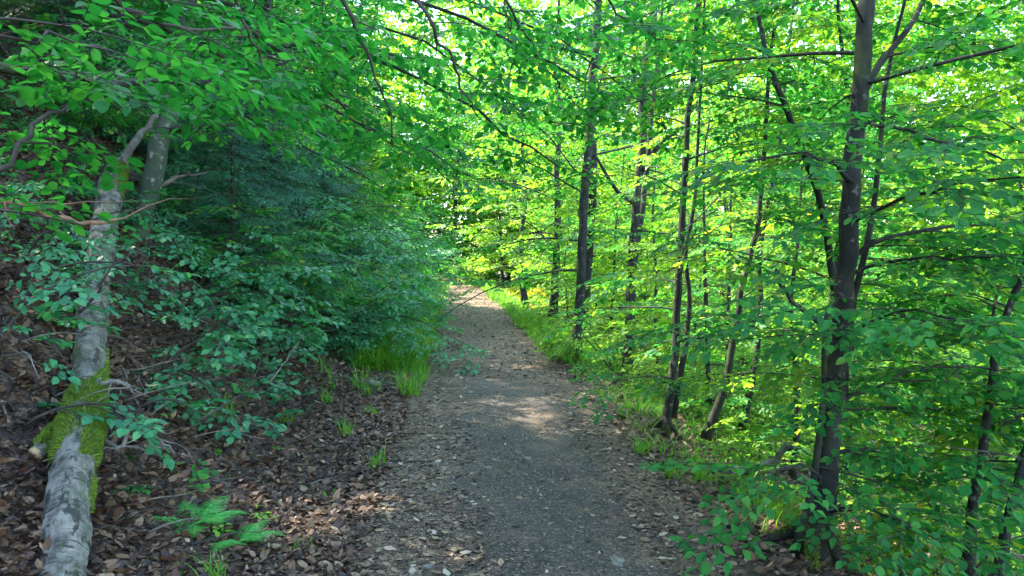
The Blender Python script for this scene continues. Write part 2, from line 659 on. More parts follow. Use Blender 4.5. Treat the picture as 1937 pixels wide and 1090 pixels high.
def make_tree(name, label, cat, base, tp, r0, seed, kind, leafmat, bark, first=.15, count=16, length=2.6, el=(.1, .5), bias=None, gap=.3, sec=.9,
              sgap=.2, droop=.35, sides=9, group=None, extra=(), size=1.0, flare=.6, taper=.8, tsides=4, last=.98, shape=.65, lthick=.8):
    """tp in local coordinates of base"""
    rng = np.random.default_rng(seed)
    t = thing(name, label, cat, base, group)
    g = Geo()
    n = max(12, int(len(tp) * 3))
    sm = resample(tp, n, rng, r0 * .12)
    tube(g, sm, trunk_radius(n, r0, taper, flare), sides, 0, rng, .03)
    cr = Crown(seed + 1, kind)
    for pts, r in auto_limbs(rng, sm, r0, first, count, length, el, bias, droop, last, shape):
        r *= lthick
        tube(g, pts, np.linspace(r, r * .25, len(pts)), 5, 0, cap=False)
        cr.clothe(pts, .18, gap, sec, sgap, max(.004, r * .3), sides=tsides, size=size)
    g.obj('trunk', bark, t)
    for pts, r in extra:
        gg = Geo()
        tube(gg, pts, np.linspace(r, r * .35, len(pts)), 6, 0, rng, .03)
        gg.obj('limb', bark, t)
        cr.clothe(pts, .1, gap * .8, sec * .8, sgap * .9, max(.004, r * .3), size=size)
    cr.build(t, leafmat)
    return t


# ------------------------------------------------------------------ ground and path
def graded(lo, hi, a, b, fine, grow=1.13):
    m = list(np.arange(a, b, fine))
    s, q = fine, b
    r = []
    while q < hi:
        r.append(q)
        s *= grow
        q += s
    r.append(hi)
    s, q = fine, a
    l = []
    while True:
        s *= grow
        q -= s
        if q < lo:
            break
        l.append(q)
    return np.array([lo] + l[::-1] + m + r)


def grid_faces(nx, ny):
    i = np.arange(nx - 1)[:, None]
    j = np.arange(ny - 1)[None]
    a = i * ny + j
    return np.stack([a, a + ny, a + ny + 1, a + 1], -1).reshape(-1, 4)


def ground_mat():
    m, t, out = new_mat('forest_floor')
    L = t.links.new
    tc = t.nodes.new('ShaderNodeTexCoord')
    vo = t.nodes.new('ShaderNodeTexVoronoi')
    vo.inputs['Scale'].default_value = 22
    L(tc.outputs['Object'], vo.inputs['Vector'])
    sp = t.nodes.new('ShaderNodeSeparateColor')
    L(vo.outputs['Color'], sp.inputs[0])
    cr = ramp(t, [(0, (.018, .012, .012)), (.4, (.045, .027, .021)), (.75, (.08, .05, .032)), (1, (.14, .095, .06))])
    L(sp.outputs[0], cr.inputs[0])
    n = noise(t, tc.outputs['Object'], 3, 6)
    mx = t.nodes.new('ShaderNodeMix')
    mx.data_type = 'RGBA'
    mx.blend_type = 'MULTIPLY'
    mx.inputs[0].default_value = .7
    L(cr.outputs[0], mx.inputs[6])
    r2 = ramp(t, [(.3, (.4, .4, .4)), (.7, (1.15, 1.1, 1.05))])
    L(n.outputs[0], r2.inputs[0])
    L(r2.outputs[0], mx.inputs[7])
    p = t.nodes.new('ShaderNodeBsdfPrincipled')
    p.inputs['Roughness'].default_value = .85
    L(mx.outputs[2], p.inputs['Base Color'])
    b = t.nodes.new('ShaderNodeBump')
    b.inputs['Strength'].default_value = .8
    b.inputs['Distance'].default_value = .02
    L(vo.outputs['Distance'], b.inputs['Height'])
    L(b.outputs[0], p.inputs['Normal'])
    L(p.outputs[0], out.inputs[0])
    return m


def path_mat():
    m, t, out = new_mat('path_gravel')
    L = t.links.new
    tc = t.nodes.new('ShaderNodeTexCoord')
    at = t.nodes.new('ShaderNodeAttribute')
    at.attribute_name = 'edge'
    v1 = t.nodes.new('ShaderNodeTexVoronoi')
    v1.inputs['Scale'].default_value = 75
    L(tc.outputs['Object'], v1.inputs['Vector'])
    s1 = t.nodes.new('ShaderNodeSeparateColor')
    L(v1.outputs['Color'], s1.inputs[0])
    ca = ramp(t, [(0, (.010, .0085, .007)), (.5, (.034, .026, .019)), (.85, (.075, .055, .037)), (1, (.17, .13, .09))])
    L(s1.outputs[0], ca.inputs[0])
    cb = ramp(t, [(0, (.030, .021, .013)), (.5, (.105, .066, .036)), (.85, (.19, .125, .070)), (1, (.32, .23, .15))])
    L(s1.outputs[1], cb.inputs[0])
    n = noise(t, tc.outputs['Object'], 2.2, 6, .7)
    ad = t.nodes.new('ShaderNodeMath')
    ad.operation = 'MULTIPLY_ADD'
    L(n.outputs[0], ad.inputs[0])
    ad.inputs[1].default_value = 1.3
    L(at.outputs['Fac'], ad.inputs[2])
    rr = ramp(t, [(.68, (0, 0, 0)), (.98, (1, 1, 1))])
    L(ad.outputs[0], rr.inputs[0])
    mx = t.nodes.new('ShaderNodeMix')
    mx.data_type = 'RGBA'
    L(rr.outputs[0], mx.inputs[0])
    L(ca.outputs[0], mx.inputs[6])
    L(cb.outputs[0], mx.inputs[7])
    p = t.nodes.new('ShaderNodeBsdfPrincipled')
    p.inputs['Roughness'].default_value = .8
    L(mx.outputs[2], p.inputs['Base Color'])
    n3 = noise(t, tc.outputs['Object'], 14, 6, .7)
    sm = t.nodes.new('ShaderNodeMath')
    sm.operation = 'ADD'
    L(v1.outputs['Distance'], sm.inputs[0])
    L(n3.outputs[0], sm.inputs[1])
    b = t.nodes.new('ShaderNodeBump')
    b.inputs['Strength'].default_value = .9
    b.inputs['Distance'].default_value = .02
    L(sm.outputs[0], b.inputs['Height'])
    L(b.outputs[0], p.inputs['Normal'])
    L(p.outputs[0], out.inputs[0])
    return m


gx = graded(-260, 260, -7, 7, .14)
gy = graded(-40, 420, -1, 16, .16, 1.09)
X, Y = np.meshgrid(gx, gy, indexing='ij')
g = Geo()
g.add(np.stack([X, Y, H(X, Y)], -1).reshape(-1, 3), [grid_faces(len(gx), len(gy))])
tag(g.obj('ground', ground_mat()), kind='structure')

rng = np.random.default_rng(5)
py_ = np.concatenate([np.arange(-8, 20, .1), np.arange(20, 58, .3)])
off = np.linspace(-1, 1, 25)
wl = 1.12 + .10 * np.sin(py_ * .9) + .06 * np.sin(py_ * 2.7 + 1) + .05 * np.sin(py_ * 6.1) + .02 * rng.normal(size=len(py_))
wr = 1.10 + .10 * np.sin(py_ * .7 + 2) + .06 * np.sin(py_ * 3.1) + .05 * np.sin(py_ * 5.3 + 2) + .02 * rng.normal(size=len(py_))
PX = xc(py_)[:, None] + np.where(off < 0, off[None] * wl[:, None], off[None] * wr[:, None])
PY = np.repeat(py_[:, None], 25, 1)
PZ = H(PX, PY) + .006 + .018 * (1 - off[None] ** 2) + .006 * np.sin(PX * 5 + PY * 3) * (1 - off[None] ** 4)
g = Geo()
g.add(np.stack([PX, PY, PZ], -1).reshape(-1, 3), [grid_faces(len(py_), 25)])
path = g.obj('path', path_mat())
at = path.data.attributes.new('edge', 'FLOAT', 'POINT')
asym = np.where(off < 0, -off * .95, off * .62)
at.data.foreach_set('value', ((asym ** 1.6 * .75)[None] + np.clip((py_ - 9) / 14, 0, .35)[:, None]).ravel().astype(np.float32))
tag(path, kind='structure')


def path_z(x, y):
    o = (x - xc(y))
    e = np.clip(np.abs(o) / 1.1, 0, 1)
    return H(x, y) + np.where(np.abs(o) < 1.1, .006 + .018 * (1 - e ** 2), 0)


# ------------------------------------------------------------------ litter
def scatter(rng, n, dmin, dmax, umin, umax, power=2.0):
    """points with a density falling with distance; u = metres to the left of the path's centre line"""
    d = dmin + (dmax - dmin) * rng.uniform(0, 1, n) ** power
    u = rng.uniform(umin, umax, n)
    return xc(d) - u, d, u


litter_leaf = Tm([(0, 0, .01), (.3, .26, .10), (.7, .24, .06), (1, 0, .14), (.7, -.24, .12), (.3, -.26, .04), (.5, 0, -.03)],
                 [(np.array([(0, 6, 1), (6, 2, 1), (6, 3, 2), (0, 5, 6), (6, 5, 4), (6, 4, 3)]), 0)])
litter_flat = Tm([(0, 0, .02), (.35, .3, .03), (.75, .2, .0), (1, 0, .05), (.7, -.24, .02), (.3, -.28, .05)],
                 [(np.array([(0, 3, 2, 1), (0, 5, 4, 3)]), 0)])


def lay(geo, tms, x, y, z, rng, lo, hi, tilt=.35):
    n = len(x)
    pick = rng.integers(0, len(tms), n)
    az = rng.uniform(0, 6.28, n)
    Rm = rotmat(az, rng.normal(0, tilt, n), rng.normal(0, tilt, n) + np.where(rng.random(n) < .3, math.pi, 0))
    s = rng.uniform(lo, hi, n)
    pos = np.stack([x, y, z], -1)
    for i, tm in enumerate(tms):
        k = pick == i
        instance(geo, tm, pos[k], Rm[k], s[k])


rng = np.random.default_rng(11)
g = Geo()
x, y, u = scatter(rng, 66000, 2.2, 13, 1.0, 6.5, 1.7)
lay(g, [litter_leaf, litter_flat], x, y, H(x, y) + rng.uniform(.003, .028, len(x)), rng, .026, .085, .38)
x, y, u = scatter(rng, 9000, 13, 32, 1.2, 9, 1.3)
lay(g, [litter_flat], x, y, H(x, y) + .015, rng, .07, .13)
x, y, u = scatter(rng, 17000, 2.2, 12, -4.5, -1.0, 1.7)
lay(g, [litter_leaf, litter_flat], x, y, H(x, y) + rng.uniform(.004, .03, len(x)), rng, .04, .085)
x, y, u = scatter(rng, 9000, 8, 32, -10, -1.2, 1.2)
lay(g, [litter_flat], x, y, H(x, y) + .015, rng, .07, .13)
crumb = Tm([(0, 0, .0), (.4, .22, .12), (1, .05, .05), (.5, -.25, .1)], [(np.array([(0, 3, 2, 1)]), 0)])
x, y, u = scatter(rng, 45000, 2.2, 9, 1.0, 5, 1.5)
lay(g, [crumb], x, y, H(x, y) + rng.uniform(.004, .035, len(x)), rng, .012, .04, .4)
tag(g.obj('leaf_litter', M_LITTER), 'brown fallen beech leaves covering the banks beside the path', 'leaf litter', kind='stuff')

g = Geo()
bit = Tm([(0, 0, .0), (.4, .22, .12), (1, .05, .05), (.5, -.25, .1)], [(np.array([(0, 3, 2, 1)]), 0)])
x, y, u = scatter(rng, 52000, 2.4, 14, -1.25, 1.35, 1.9)
keep = rng.random(len(x)) < np.clip(.30 + .7 * np.where(u > 0, u / 1.0, -u / 1.35) ** 1.6, 0, 1)
x, y = x[keep], y[keep]
lay(g, [bit], x, y, path_z(x, y) + .003, rng, .008, .032, .22)
x, y, u = scatter(rng, 5200, 2.4, 16, .35, 1.35, 1.7)
lay(g, [litter_flat], x, y, path_z(x, y) + .006, rng, .03, .075, .2)
x, y, u = scatter(rng, 3000, 2.4, 16, -1.25, -.55, 1.7)
lay(g, [litter_flat], x, y, path_z(x, y) + .006, rng, .03, .07, .2)
x, y, u = scatter(rng, 500, 2.4, 16, -.6, .4, 1.7)
lay(g, [litter_flat], x, y, path_z(x, y) + .006, rng, .025, .06, .2)
x, y, u = scatter(rng, 9000, 10, 46, -1.15, 1.15, 1.25)
lay(g, [bit, litter_flat], x, y, path_z(x, y) + .006, rng, .03, .085, .2)
tag(g.obj('path_debris', M_CHIP), 'leaf crumbs and bark chips trodden into the gravel', 'debris', kind='stuff')


# ------------------------------------------------------------------ grass
def blade_geo(geo, x, y, z, rng, h, wd, bend, n_seg=3):
    n = len(x)
    az = rng.uniform(0, 6.28, n)
    hh = h * rng.uniform(.3, 1.2, n) * (.75 + .35 * np.sin(x * 3.1 + y * 2.3) * np.sin(y * 3.7 - x * 1.9 + 1))
    bd = bend * rng.uniform(.2, 1.5, n)
    q = np.linspace(0, 1, n_seg + 1)
    side = np.stack([-np.sin(az), np.cos(az), 0 * az], -1)
    fw = np.stack([np.cos(az), np.sin(az), 0 * az], -1)
    c = (np.stack([x, y, z], -1)[:, None] + fw[:, None] * (bd * hh)[:, None, None] * (q ** 2)[None, :, None]
         + np.array([0, 0, 1.0]) * (hh[:, None] * (q - .35 * bd[:, None] * q ** 2))[..., None])
    ww = wd * rng.uniform(.6, 1.2, n)[:, None] * np.clip(1.0 - q ** 2.2, .04, 1)[None]
    v = np.stack([c - side[:, None] * ww[..., None], c + side[:, None] * ww[..., None]], 2)   # n, seg+1, 2, 3
    k = np.arange(n_seg) * 2
    f = np.stack([k, k + 1, k + 3, k + 2], -1)
    F = (f[None] + (np.arange(n) * (n_seg + 1) * 2)[:, None, None]).reshape(-1, 4)
    geo.add(v.reshape(-1, 3), [F])


def clump_points(rng, cx, cy, cu, per, rad):
    n = len(cx)
    k = np.repeat(np.arange(n), per)
    a = rng.uniform(0, 6.28, len(k))
    r = rad * np.sqrt(rng.random(len(k)))
    return cx[k] + r * np.cos(a), cy[k] + r * np.sin(a)


rng = np.random.default_rng(21)
g = Geo()
cx, cy_, cu = scatter(rng, 420, 10.5, 24, 1.0, 1.9, 1.2)
x, y = clump_points(rng, cx, cy_, cu, 26, .12)
blade_geo(g, x, y, H(x, y), rng, .55, .0075, 1.0)
cx, cy_, cu = scatter(rng, 70, 8.5, 16, .85, 2.2, 1.0)
x, y = clump_points(rng, cx, cy_, cu, 18, .10)
blade_geo(g, x, y, H(x, y), rng, .42, .006, 1.1)
cx, cy_, cu = scatter(rng, 160, 24, 52, 1.0, 1.8, 1.2)
x, y = clump_points(rng, cx, cy_, cu, 24, .25)
blade_geo(g, x, y, H(x, y), rng, .45, .012, .8)
tag(g.obj('verge_grass', M_GRASS), 'tall bright grass spilling over the path edge below the dark shrubs', 'grass', kind='stuff')
g = Geo()
cx, cy_, cu = scatter(rng, 240, 11.5, 26, -2.1, -1.05, 1.2)
x, y = clump_points(rng, cx, cy_, cu, 24, .13)
blade_geo(g, x, y, H(x, y), rng, .46, .0075, 1.0)
cx, cy_, cu = scatter(rng, 200, 26, 54, -1.9, -1.0, 1.2)
x, y = clump_points(rng, cx, cy_, cu, 24, .25)
blade_geo(g, x, y, H(x, y), rng, .45, .012, .8)
cx, cy_, cu = scatter(rng, 130, 4.2, 13, -2.3, -1.2, 1.0)
x, y = clump_points(rng, cx, cy_, cu, 16, .13)
blade_geo(g, x, y, H(x, y), rng, .30, .0045, 1.0)
tag(g.obj('verge_grass', M_GRASS), 'thin sunlit grass along the path edge under the tree row', 'grass', kind='stuff')


for q, r in [((980, 768), .09), ((1035, 787), .06), ((997, 803), .05), ((1045, 826), .05), ((575, 985), .13), ((560, 1020), .09), ((845, 1062), .06), ((760, 955), .06), 
             ((30, 945), .08), ((1465, 1000), .12), ((1195, 950), .05), ((830, 668), .12), ((900, 635), .12), ((970, 635), .1), ((1640, 1000), .3), ((1700, 960), .3)]:
    gap(ground_hit(*q), r)
for q in [(4, 7.5, -.8), (5, 9, -1), (6.2, 10, -1.6), (4.6, 8.5, .2), (5.6, 7, -.5), (7, 9, -1.5), (5.2, 11, 0), (3.4, 6.2, -.6), (6.5, 12, .5)]:
    gap(q, .75)
gap(P(1270, 705, 7.35), .12)
gap(P(1275, 750, 7.35), .06)
for yy in np.arange(24, 54, 1.6):
    gap((float(xc(yy)) + .5 * math.sin(yy * 2.3), yy, 0), .35 + .03 * (yy - 24))
for yy in np.arange(30, 50, 2.5):
    gap((float(xc(yy)) + 2.2, yy, 1.0), 1.0)
    gap((float(xc(yy)) - 2.4, yy, 1.0), .8)


def grass_tuft(px, py, label, n=34, h=.3, rad=.07, seed=0, wd=.005):
    rr = np.random.default_rng(seed + 300)
    b = ground_hit(px, py)
    t = thing('grass_tuft', label, 'grass tuft', b, 'grass tufts along the path')
    gg = Geo()
    a = rr.uniform(0, 6.28, n)
    r = rad * np.sqrt(rr.random(n))
    x, y = r * np.cos(a), r * np.sin(a)
    z = H(b[0] + x, b[1] + y) - b[2]
    blade_geo(gg, x, y, z, rr, h, wd, .8, 4)
    gg.obj('blades', M_GRASS, t)
    return t


for i, (px, py, h, n, lab) in enumerate([
        (425, 795, .34, 46, 'upright grass tuft beside the thin dead twigs on the leaf litter'),
        (655, 825, .28, 34, 'small loose grass tuft halfway between the fern and the far grass verge'),
        (712, 885, .32, 30, 'narrow grass tuft at the gravel edge beyond the pink sunlit leaves'),
        (405, 1105, .24, 26, 'grass tuft at the bottom edge of the view just below the fern'),
        (545, 805, .24, 26, 'sparse grass tuft on litter between the twigs and the gravel'),
        (620, 765, .30, 30, 'grass tuft under the low shade leaves nearest the big grass verge'),
        (700, 785, .22, 24, 'short grass tuft beside the grey stone at the path edge'),
        (575, 1040, .13, 14, 'tiny grass sprig beside the patch of sunlit leaves'),
        (1215, 860, .30, 44, 'thick grass tuft at the foot of the thin twin stems'),
        (1265, 905, .30, 40, 'bright grass tuft at the path edge before the pale fallen branch'),
        (1330, 915, .33, 48, 'long bladed grass tuft just under the pale fallen branch'),
        (1400, 945, .30, 40, 'arching grass tuft between the pale branch and the big beech'),
        (1190, 775, .30, 40, 'grass tuft behind the twin stems at the edge of the litter'),
        (1120, 700, .30, 40, 'grass tuft beside the base of the straight roadside beech'),
        (1455, 940, .26, 30, 'grass tuft nearest the big beech on the slope side')]):
    grass_tuft(px, py, lab, n, h, seed=i)

# ------------------------------------------------------------------ fallen log with moss, snags and brush
LOGPX = [(108, 1150, 3.0, .096), (122, 1050, 3.25, .096), (130, 940, 3.6, .094), (145, 850, 3.95, .097), (165, 740, 4.5, .094), (172, 640, 5.1, .096),
         (182, 540, 5.8, .100), (196, 440, 6.7, .110), (212, 345, 7.8, .120), (226, 312, 8.2, .10)]
lp = PP([q[:3] for q in LOGPX])
lr = np.array([q[3] for q in LOGPX])
rng = np.random.default_rng(40)
log = thing('fallen_log', 'pale barked fallen trunk with bright green moss, lying down the leafy bank', 'fallen log', lp[2])
LOC = lp[2]
smp = resample(lp, 60) - LOC
srad = np.interp(np.linspace(0, len(lr) - 1, 60), np.arange(len(lr)), lr)
g = Geo()
srad = srad * (1 + .05 * np.sin(np.arange(60) * .9) + .04 * np.sin(np.arange(60) * 2.3 + 1) + .10 * np.exp(-((np.arange(60) - 13) / 1.2) ** 2) + .09 * np.exp(-((np.arange(60) - 34) / 1.3) ** 2))
tube(g, smp, srad, 18, 0, rng, .035)
lt = g.obj('trunk', None, log)
aa = np.linspace(0, 2 * math.pi, 18, endpoint=False)
al = np.concatenate([[0], np.cumsum(np.linalg.norm(np.diff(smp, axis=0), axis=1))])
lc = np.stack([np.repeat(al[:, None], 18, 1), np.cos(aa)[None] * srad[:, None], np.sin(aa)[None] * srad[:, None]], -1)
la = lt.data.attributes.new('logco', 'FLOAT_VECTOR', 'POINT')
la.data.foreach_set('vector', lc.ravel().astype(np.float32))


def log_mat():
    m, t, out = new_mat('weathered_log_bark')
    L = t.links.new
    at = t.nodes.new('ShaderNodeAttribute')
    at.attribute_name = 'logco'

    def lay_(scale, detail, lo, hi, c, col, f=1.0, rough=.65):
        mp = t.nodes.new('ShaderNodeMapping')
        mp.inputs['Scale'].default_value = scale
        L(at.outputs['Vector'], mp.inputs[0])
        n = noise(t, mp.outputs[0], 1.0, detail, rough)
        rp = ramp(t, [(lo, (0, 0, 0)), (hi, (f, f, f))])
        L(n.outputs[0], rp.inputs[0])
        mx = t.nodes.new('ShaderNodeMix')
        mx.data_type = 'RGBA'
        L(rp.outputs[0], mx.inputs[0])
        if isinstance(col, tuple):
            mx.inputs[6].default_value = (*col, 1)
        else:
            L(col, mx.inputs[6])
        mx.inputs[7].default_value = (*c, 1)
        return mx.outputs[2], n
    col, n0 = lay_((9, 14, 14), 6, .38, .62, (.25, .235, .195), (.075, .078, .064))
    col, n1 = lay_((60, 9, 9), 5, .56, .64, (.026, .026, .022), col, .9)
    col, n2 = lay_((7, 16, 16), 7, .53, .58, (.03, .034, .028), col, .92, .72)
    col, n3 = lay_((3, 10, 10), 5, .58, .66, (.07, .095, .04), col, .8)
    col, n4 = lay_((5, 9, 9), 3, .70, .73, (.30, .19, .07), col, .8)
    p = t.nodes.new('ShaderNodeBsdfPrincipled')
    p.inputs['Roughness'].default_value = .9
    p.inputs['Specular IOR Level'].default_value = .2
    L(col, p.inputs['Base Color'])
    ad = t.nodes.new('ShaderNodeMath')
    ad.operation = 'ADD'
    L(n1.outputs[0], ad.inputs[0])
    L(n2.outputs[0], ad.inputs[1])
    b = t.nodes.new('ShaderNodeBump')
    b.invert = True
    b.inputs['Strength'].default_value = .9
    b.inputs['Distance'].default_value = .03
    L(ad.outputs[0], b.inputs['Height'])
    L(b.outputs[0], p.inputs['Normal'])
    L(p.outputs[0], out.inputs[0])
    return m


lt.data.materials.clear()
lt.data.materials.append(log_mat())
# broken tip that carries on thin above the thick part
g = Geo()
tip = PP([(222, 318, 8.1), (250, 275, 8.5), (275, 245, 8.8), (300, 214, 9.1)]) - LOC
tube(g, resample(tip, 8, rng, .01), np.linspace(.055, .03, 8), 8, 0, rng, .05)
g.obj('broken_tip', M_DEADWOOD, log)
# mossy stub with its pale snapped end
stub = PP([(150, 800, 4.2), (110, 825, 4.08), (66, 860, 3.95)]) - LOC
g = Geo()
tube(g, resample(stub, 6), np.linspace(.07, .04, 6), 10, 0, rng, .06)
st = g.obj('branch_stub', M_LOGBARK, log)
g = Geo()
e0 = stub[-1]
dd = (stub[-1] - stub[-2]) / np.linalg.norm(stub[-1] - stub[-2])
tube(g, [e0 - dd * .01, e0 + dd * .012], [.042, .036], 10, 0, rng, .12)
g.obj('snapped_end', M_CUT, st)


def moss_on(geo, pts, rad, t0, t1, ang0, ang1, n, rng, h=.02, power=1.0):
    """short moss fibres over part of a tube's surface"""
    t = rng.uniform(t0, t1, n) * (len(pts) - 1)
    i = np.minimum(t.astype(int), len(pts) - 2)
    f = (t - i)[:, None]
    p = pts[i] + (pts[i + 1] - pts[i]) * f
    d = pts[i + 1] - pts[i]
    d /= np.linalg.norm(d, axis=1)[:, None]
    a = np.cross(d, [0, 0, 1.0])
    a /= np.linalg.norm(a, axis=1)[:, None]
    up = np.cross(a, d)
    th = rng.uniform(ang0, ang1, n)      # 0 = towards +a (path side), pi/2 = top
    nd = a * np.cos(th)[:, None] + up * np.sin(th)[:, None]
    r = np.interp(t, np.arange(len(pts)), rad)
    fade = np.sin(np.pi * np.clip((t / (len(pts) - 1) - t0) / (t1 - t0), 0, 1)) ** .5 * np.sin(np.pi * np.clip((th - ang0) / (ang1 - ang0), 0, 1)) ** .4
    thin = fade + .5 * np.sin(p[:, 1] * 23 + th * 3) * np.sin(p[:, 2] * 29 + th * 5) > rng.uniform(.1, .75, n)
    lump = .6 + .5 * np.sin(p[:, 0] * 40 + p[:, 2] * 31) * np.sin(p[:, 1] * 37)
    base = p + nd * (r + .012 * fade * lump)[:, None]
    dirn = nd + rng.normal(0, .55, (n, 3)) - np.array([0, 0, .35])
    dirn /= np.linalg.norm(dirn, axis=1)[:, None]
    L_ = h * rng.uniform(.5, 1.3, n)
    sd_ = np.cross(dirn, rng.normal(size=(n, 3)))
    sd_ /= np.linalg.norm(sd_, axis=1)[:, None]
    base, nd, sd_, dirn, L_ = base[thin], nd[thin], sd_[thin], dirn[thin], L_[thin]
    n = len(base)
    q = np.stack([base - nd * .012 - sd_ * .0035, base - nd * .012 + sd_ * .0035, base + dirn * L_[:, None]], 1)
    geo.add(q.reshape(-1, 3), [np.arange(n * 3).reshape(-1, 3)])


g = Geo()
moss_on(g, smp, srad, .29, .47, -1.0, 1.3, 22000, rng, .024)
moss_on(g, smp, srad, .33, .45, .6, 2.8, 5000, rng, .016)
moss_on(g, smp, srad, .31, .44, 2.2, 3.8, 8000, rng, .028)
moss_on(g, smp, srad, .19, .26, -.3, .5, 1200, rng, .016)
moss_on(g, smp, srad, .84, .97, -.3, 1.3, 5000, rng, .02)
moss_on(g, smp, srad, .44, .54, -.5, .4, 900, rng, .016)
sp6 = resample(stub, 10)
moss_on(g, sp6, np.linspace(.07, .04, 10), .05, .9, -.6, 3.6, 5000, rng, .022)
g.obj('moss', M_MOSS, log)


def dead_branch(label, px, r0, mat=None, seed=0, twigs=6, group=None, r1=.3, name='dead_branch', tl=.35):
    rr = np.random.default_rng(seed + 500)
    p = PP(px)
    b = p[0].copy()
    t = thing(name, label, 'dead branch', b, group)
    gg = Geo()
    s = resample(p, max(8, len(p) * 4), rr, r0 * .35) - b
    tube(gg, s, np.linspace(r0, r0 * r1, len(s)), 7, 0, rr, .06)
    gg.obj('stem', mat or M_DEADWOOD, t)
    for i in range(twigs):
        k = rr.integers(1, len(s) - 1)
        d = s[k] - s[k - 1]
        az = math.atan2(d[1], d[0]) + rr.choice([-1, 1]) * rr.uniform(.4, 1.1)
        q = limb_pts(rr, s[k], az, rr.uniform(-.2, .6), tl * rr.uniform(.5, 1.3), 5, .3, .3)
        gg = Geo()
        tube(gg, q, np.linspace(r0 * .35, .0012, 5), 4, 0, cap=False)
        gg.obj('twig', mat or M_DEADWOOD, t)
    return t


dead_branch('bare grey branch arching low over the litter into the mossy part of the log', [(-60, 800, 4.4), (20, 798, 4.35), (70, 775, 4.35), (120, 770, 4.4), (160, 755, 4.5)], .032, seed=1, twigs=9)
dead_branch('curved bare snag poking out from the log toward the path', [(185, 728, 4.5), (215, 722, 4.45), (240, 728, 4.4), (252, 742, 4.36)], .018, seed=2, twigs=3)
dead_branch('dark crooked branch lying on litter just beyond the moss patch', [(195, 830, 4.2), (225, 850, 4.1), (255, 800, 4.3), (300, 830, 4.2), (330, 855, 4.1)], .017, seed=3, twigs=7)
dead_branch('bare yellowish branch with a snapped end crossing the upper part of the log', [(-60, 372, 3.2), (40, 388, 3.3), (95, 408, 3.4), (160, 420, 3.5), (224, 418, 3.6)], .016, M_REDWOOD, seed=4, twigs=5, r1=.6)
dead_branch('thin pale stick leaning in the litter beneath the low shade leaves', [(510, 725, 5.6), (535, 690, 5.9), (560, 655, 6.2), (575, 630, 6.4)], .007, seed=5, twigs=3)
dead_branch('long twiggy dead branch lying from the grass tuft up under the shrubs', [(370, 800, 4.9), (420, 770, 5.1), (470, 730, 5.5), (490, 690, 5.8), (500, 640, 6.2)], .008, M_TWIG, seed=6, twigs=12, tl=.5)
dead_branch('pale curved fallen branch resting on the slope above the grass', [(1345, 890, 5.2), (1400, 888, 5.2), (1450, 880, 5.25), (1480, 855, 5.35), (1500, 842, 5.4)], .03, M_LOGBARK, seed=7, twigs=2, r1=.6)
dead_branch('reddish snapped sapling stem leaning on the upper bank behind the log', [(140, 235, 11), (128, 180, 11.1), (108, 120, 11.2), (90, 75, 11.3), (78, 38, 11.4)], .055, M_REDWOOD, seed=8, twigs=5, tl=.9)
dead_branch('thin grey dead stem beside the reddish snapped stem on the bank', [(150, 225, 10.6), (135, 160, 10.6), (112, 95, 10.7), (70, 62, 10.8)], .016, seed=9, twigs=6, tl=.6)
dead_branch('pale bent dead limb hanging behind the leaning trunk', [(305, 352, 9.2), (335, 335, 9.4), (360, 331, 9.5), (390, 328, 9.6)], .028, seed=10, twigs=5)
dead_branch('dark stick on the litter between the fern and the pink sunlit leaves', [(380, 912, 4.15), (420, 908, 4.15), (462, 902, 4.2)], .010, M_TWIG, seed=11, twigs=2)
dead_branch('leafless dead stem bending up through the shade leaves by the log', [(150, 590, 4.6), (185, 555, 4.6), (200, 520, 4.6), (230, 490, 4.7), (290, 465, 4.8)], .010, M_TWIG, seed=12, twigs=6)
rr = np.random.default_rng(77)
for i in range(34):          # tangled dead twigs on both sides of the log
    px, py = rr.uniform(190, 520), rr.uniform(640, 840)
    if i % 4 == 0:
        px, py = rr.uniform(-20, 90), rr.uniform(620, 830)
    h0 = ground_hit(px, py)
    q = limb_pts(rr, h0 + [0, 0, .03], rr.uniform(0, 6.28), rr.uniform(-.05, .45), rr.uniform(.35, 1.0), 7, .5, .28)
    q[:, 2] = np.maximum(q[:, 2], H(q[:, 0], q[:, 1]) + .01)
    g = Geo()
    tube(g, q - q[0], np.linspace(rr.uniform(.004, .009), .0018, 7), 5, 0)
    o = g.obj('fallen_twig', M_DEADWOOD if i % 3 else M_TWIG)
    o.location = q[0]
    tag(o, 'thin bare fallen twig tangled in the litter around the log', 'twig', 'fallen twigs in the litter near the log')

for i in range(26):          # more of them across the litter towards the path
    h0 = ground_hit(rr.uniform(200, 740), rr.uniform(790, 1085))
    q = limb_pts(rr, h0 + [0, 0, .035], rr.uniform(0, 6.28), rr.uniform(-.03, .12), rr.uniform(.12, .5), 6, .2, .22)
    q[:, 2] = np.maximum(q[:, 2], H(q[:, 0], q[:, 1]) + .02)
    g = Geo()
    tube(g, q - q[0], np.linspace(rr.uniform(.003, .006), .0014, 6), 5, 0)
    o = g.obj('fallen_twig', M_DEADWOOD if i % 2 else M_TWIG)
    o.location = q[0]
    tag(o, 'short bare twig lying on the litter between log and path', 'twig', 'short twigs scattered on the litter')

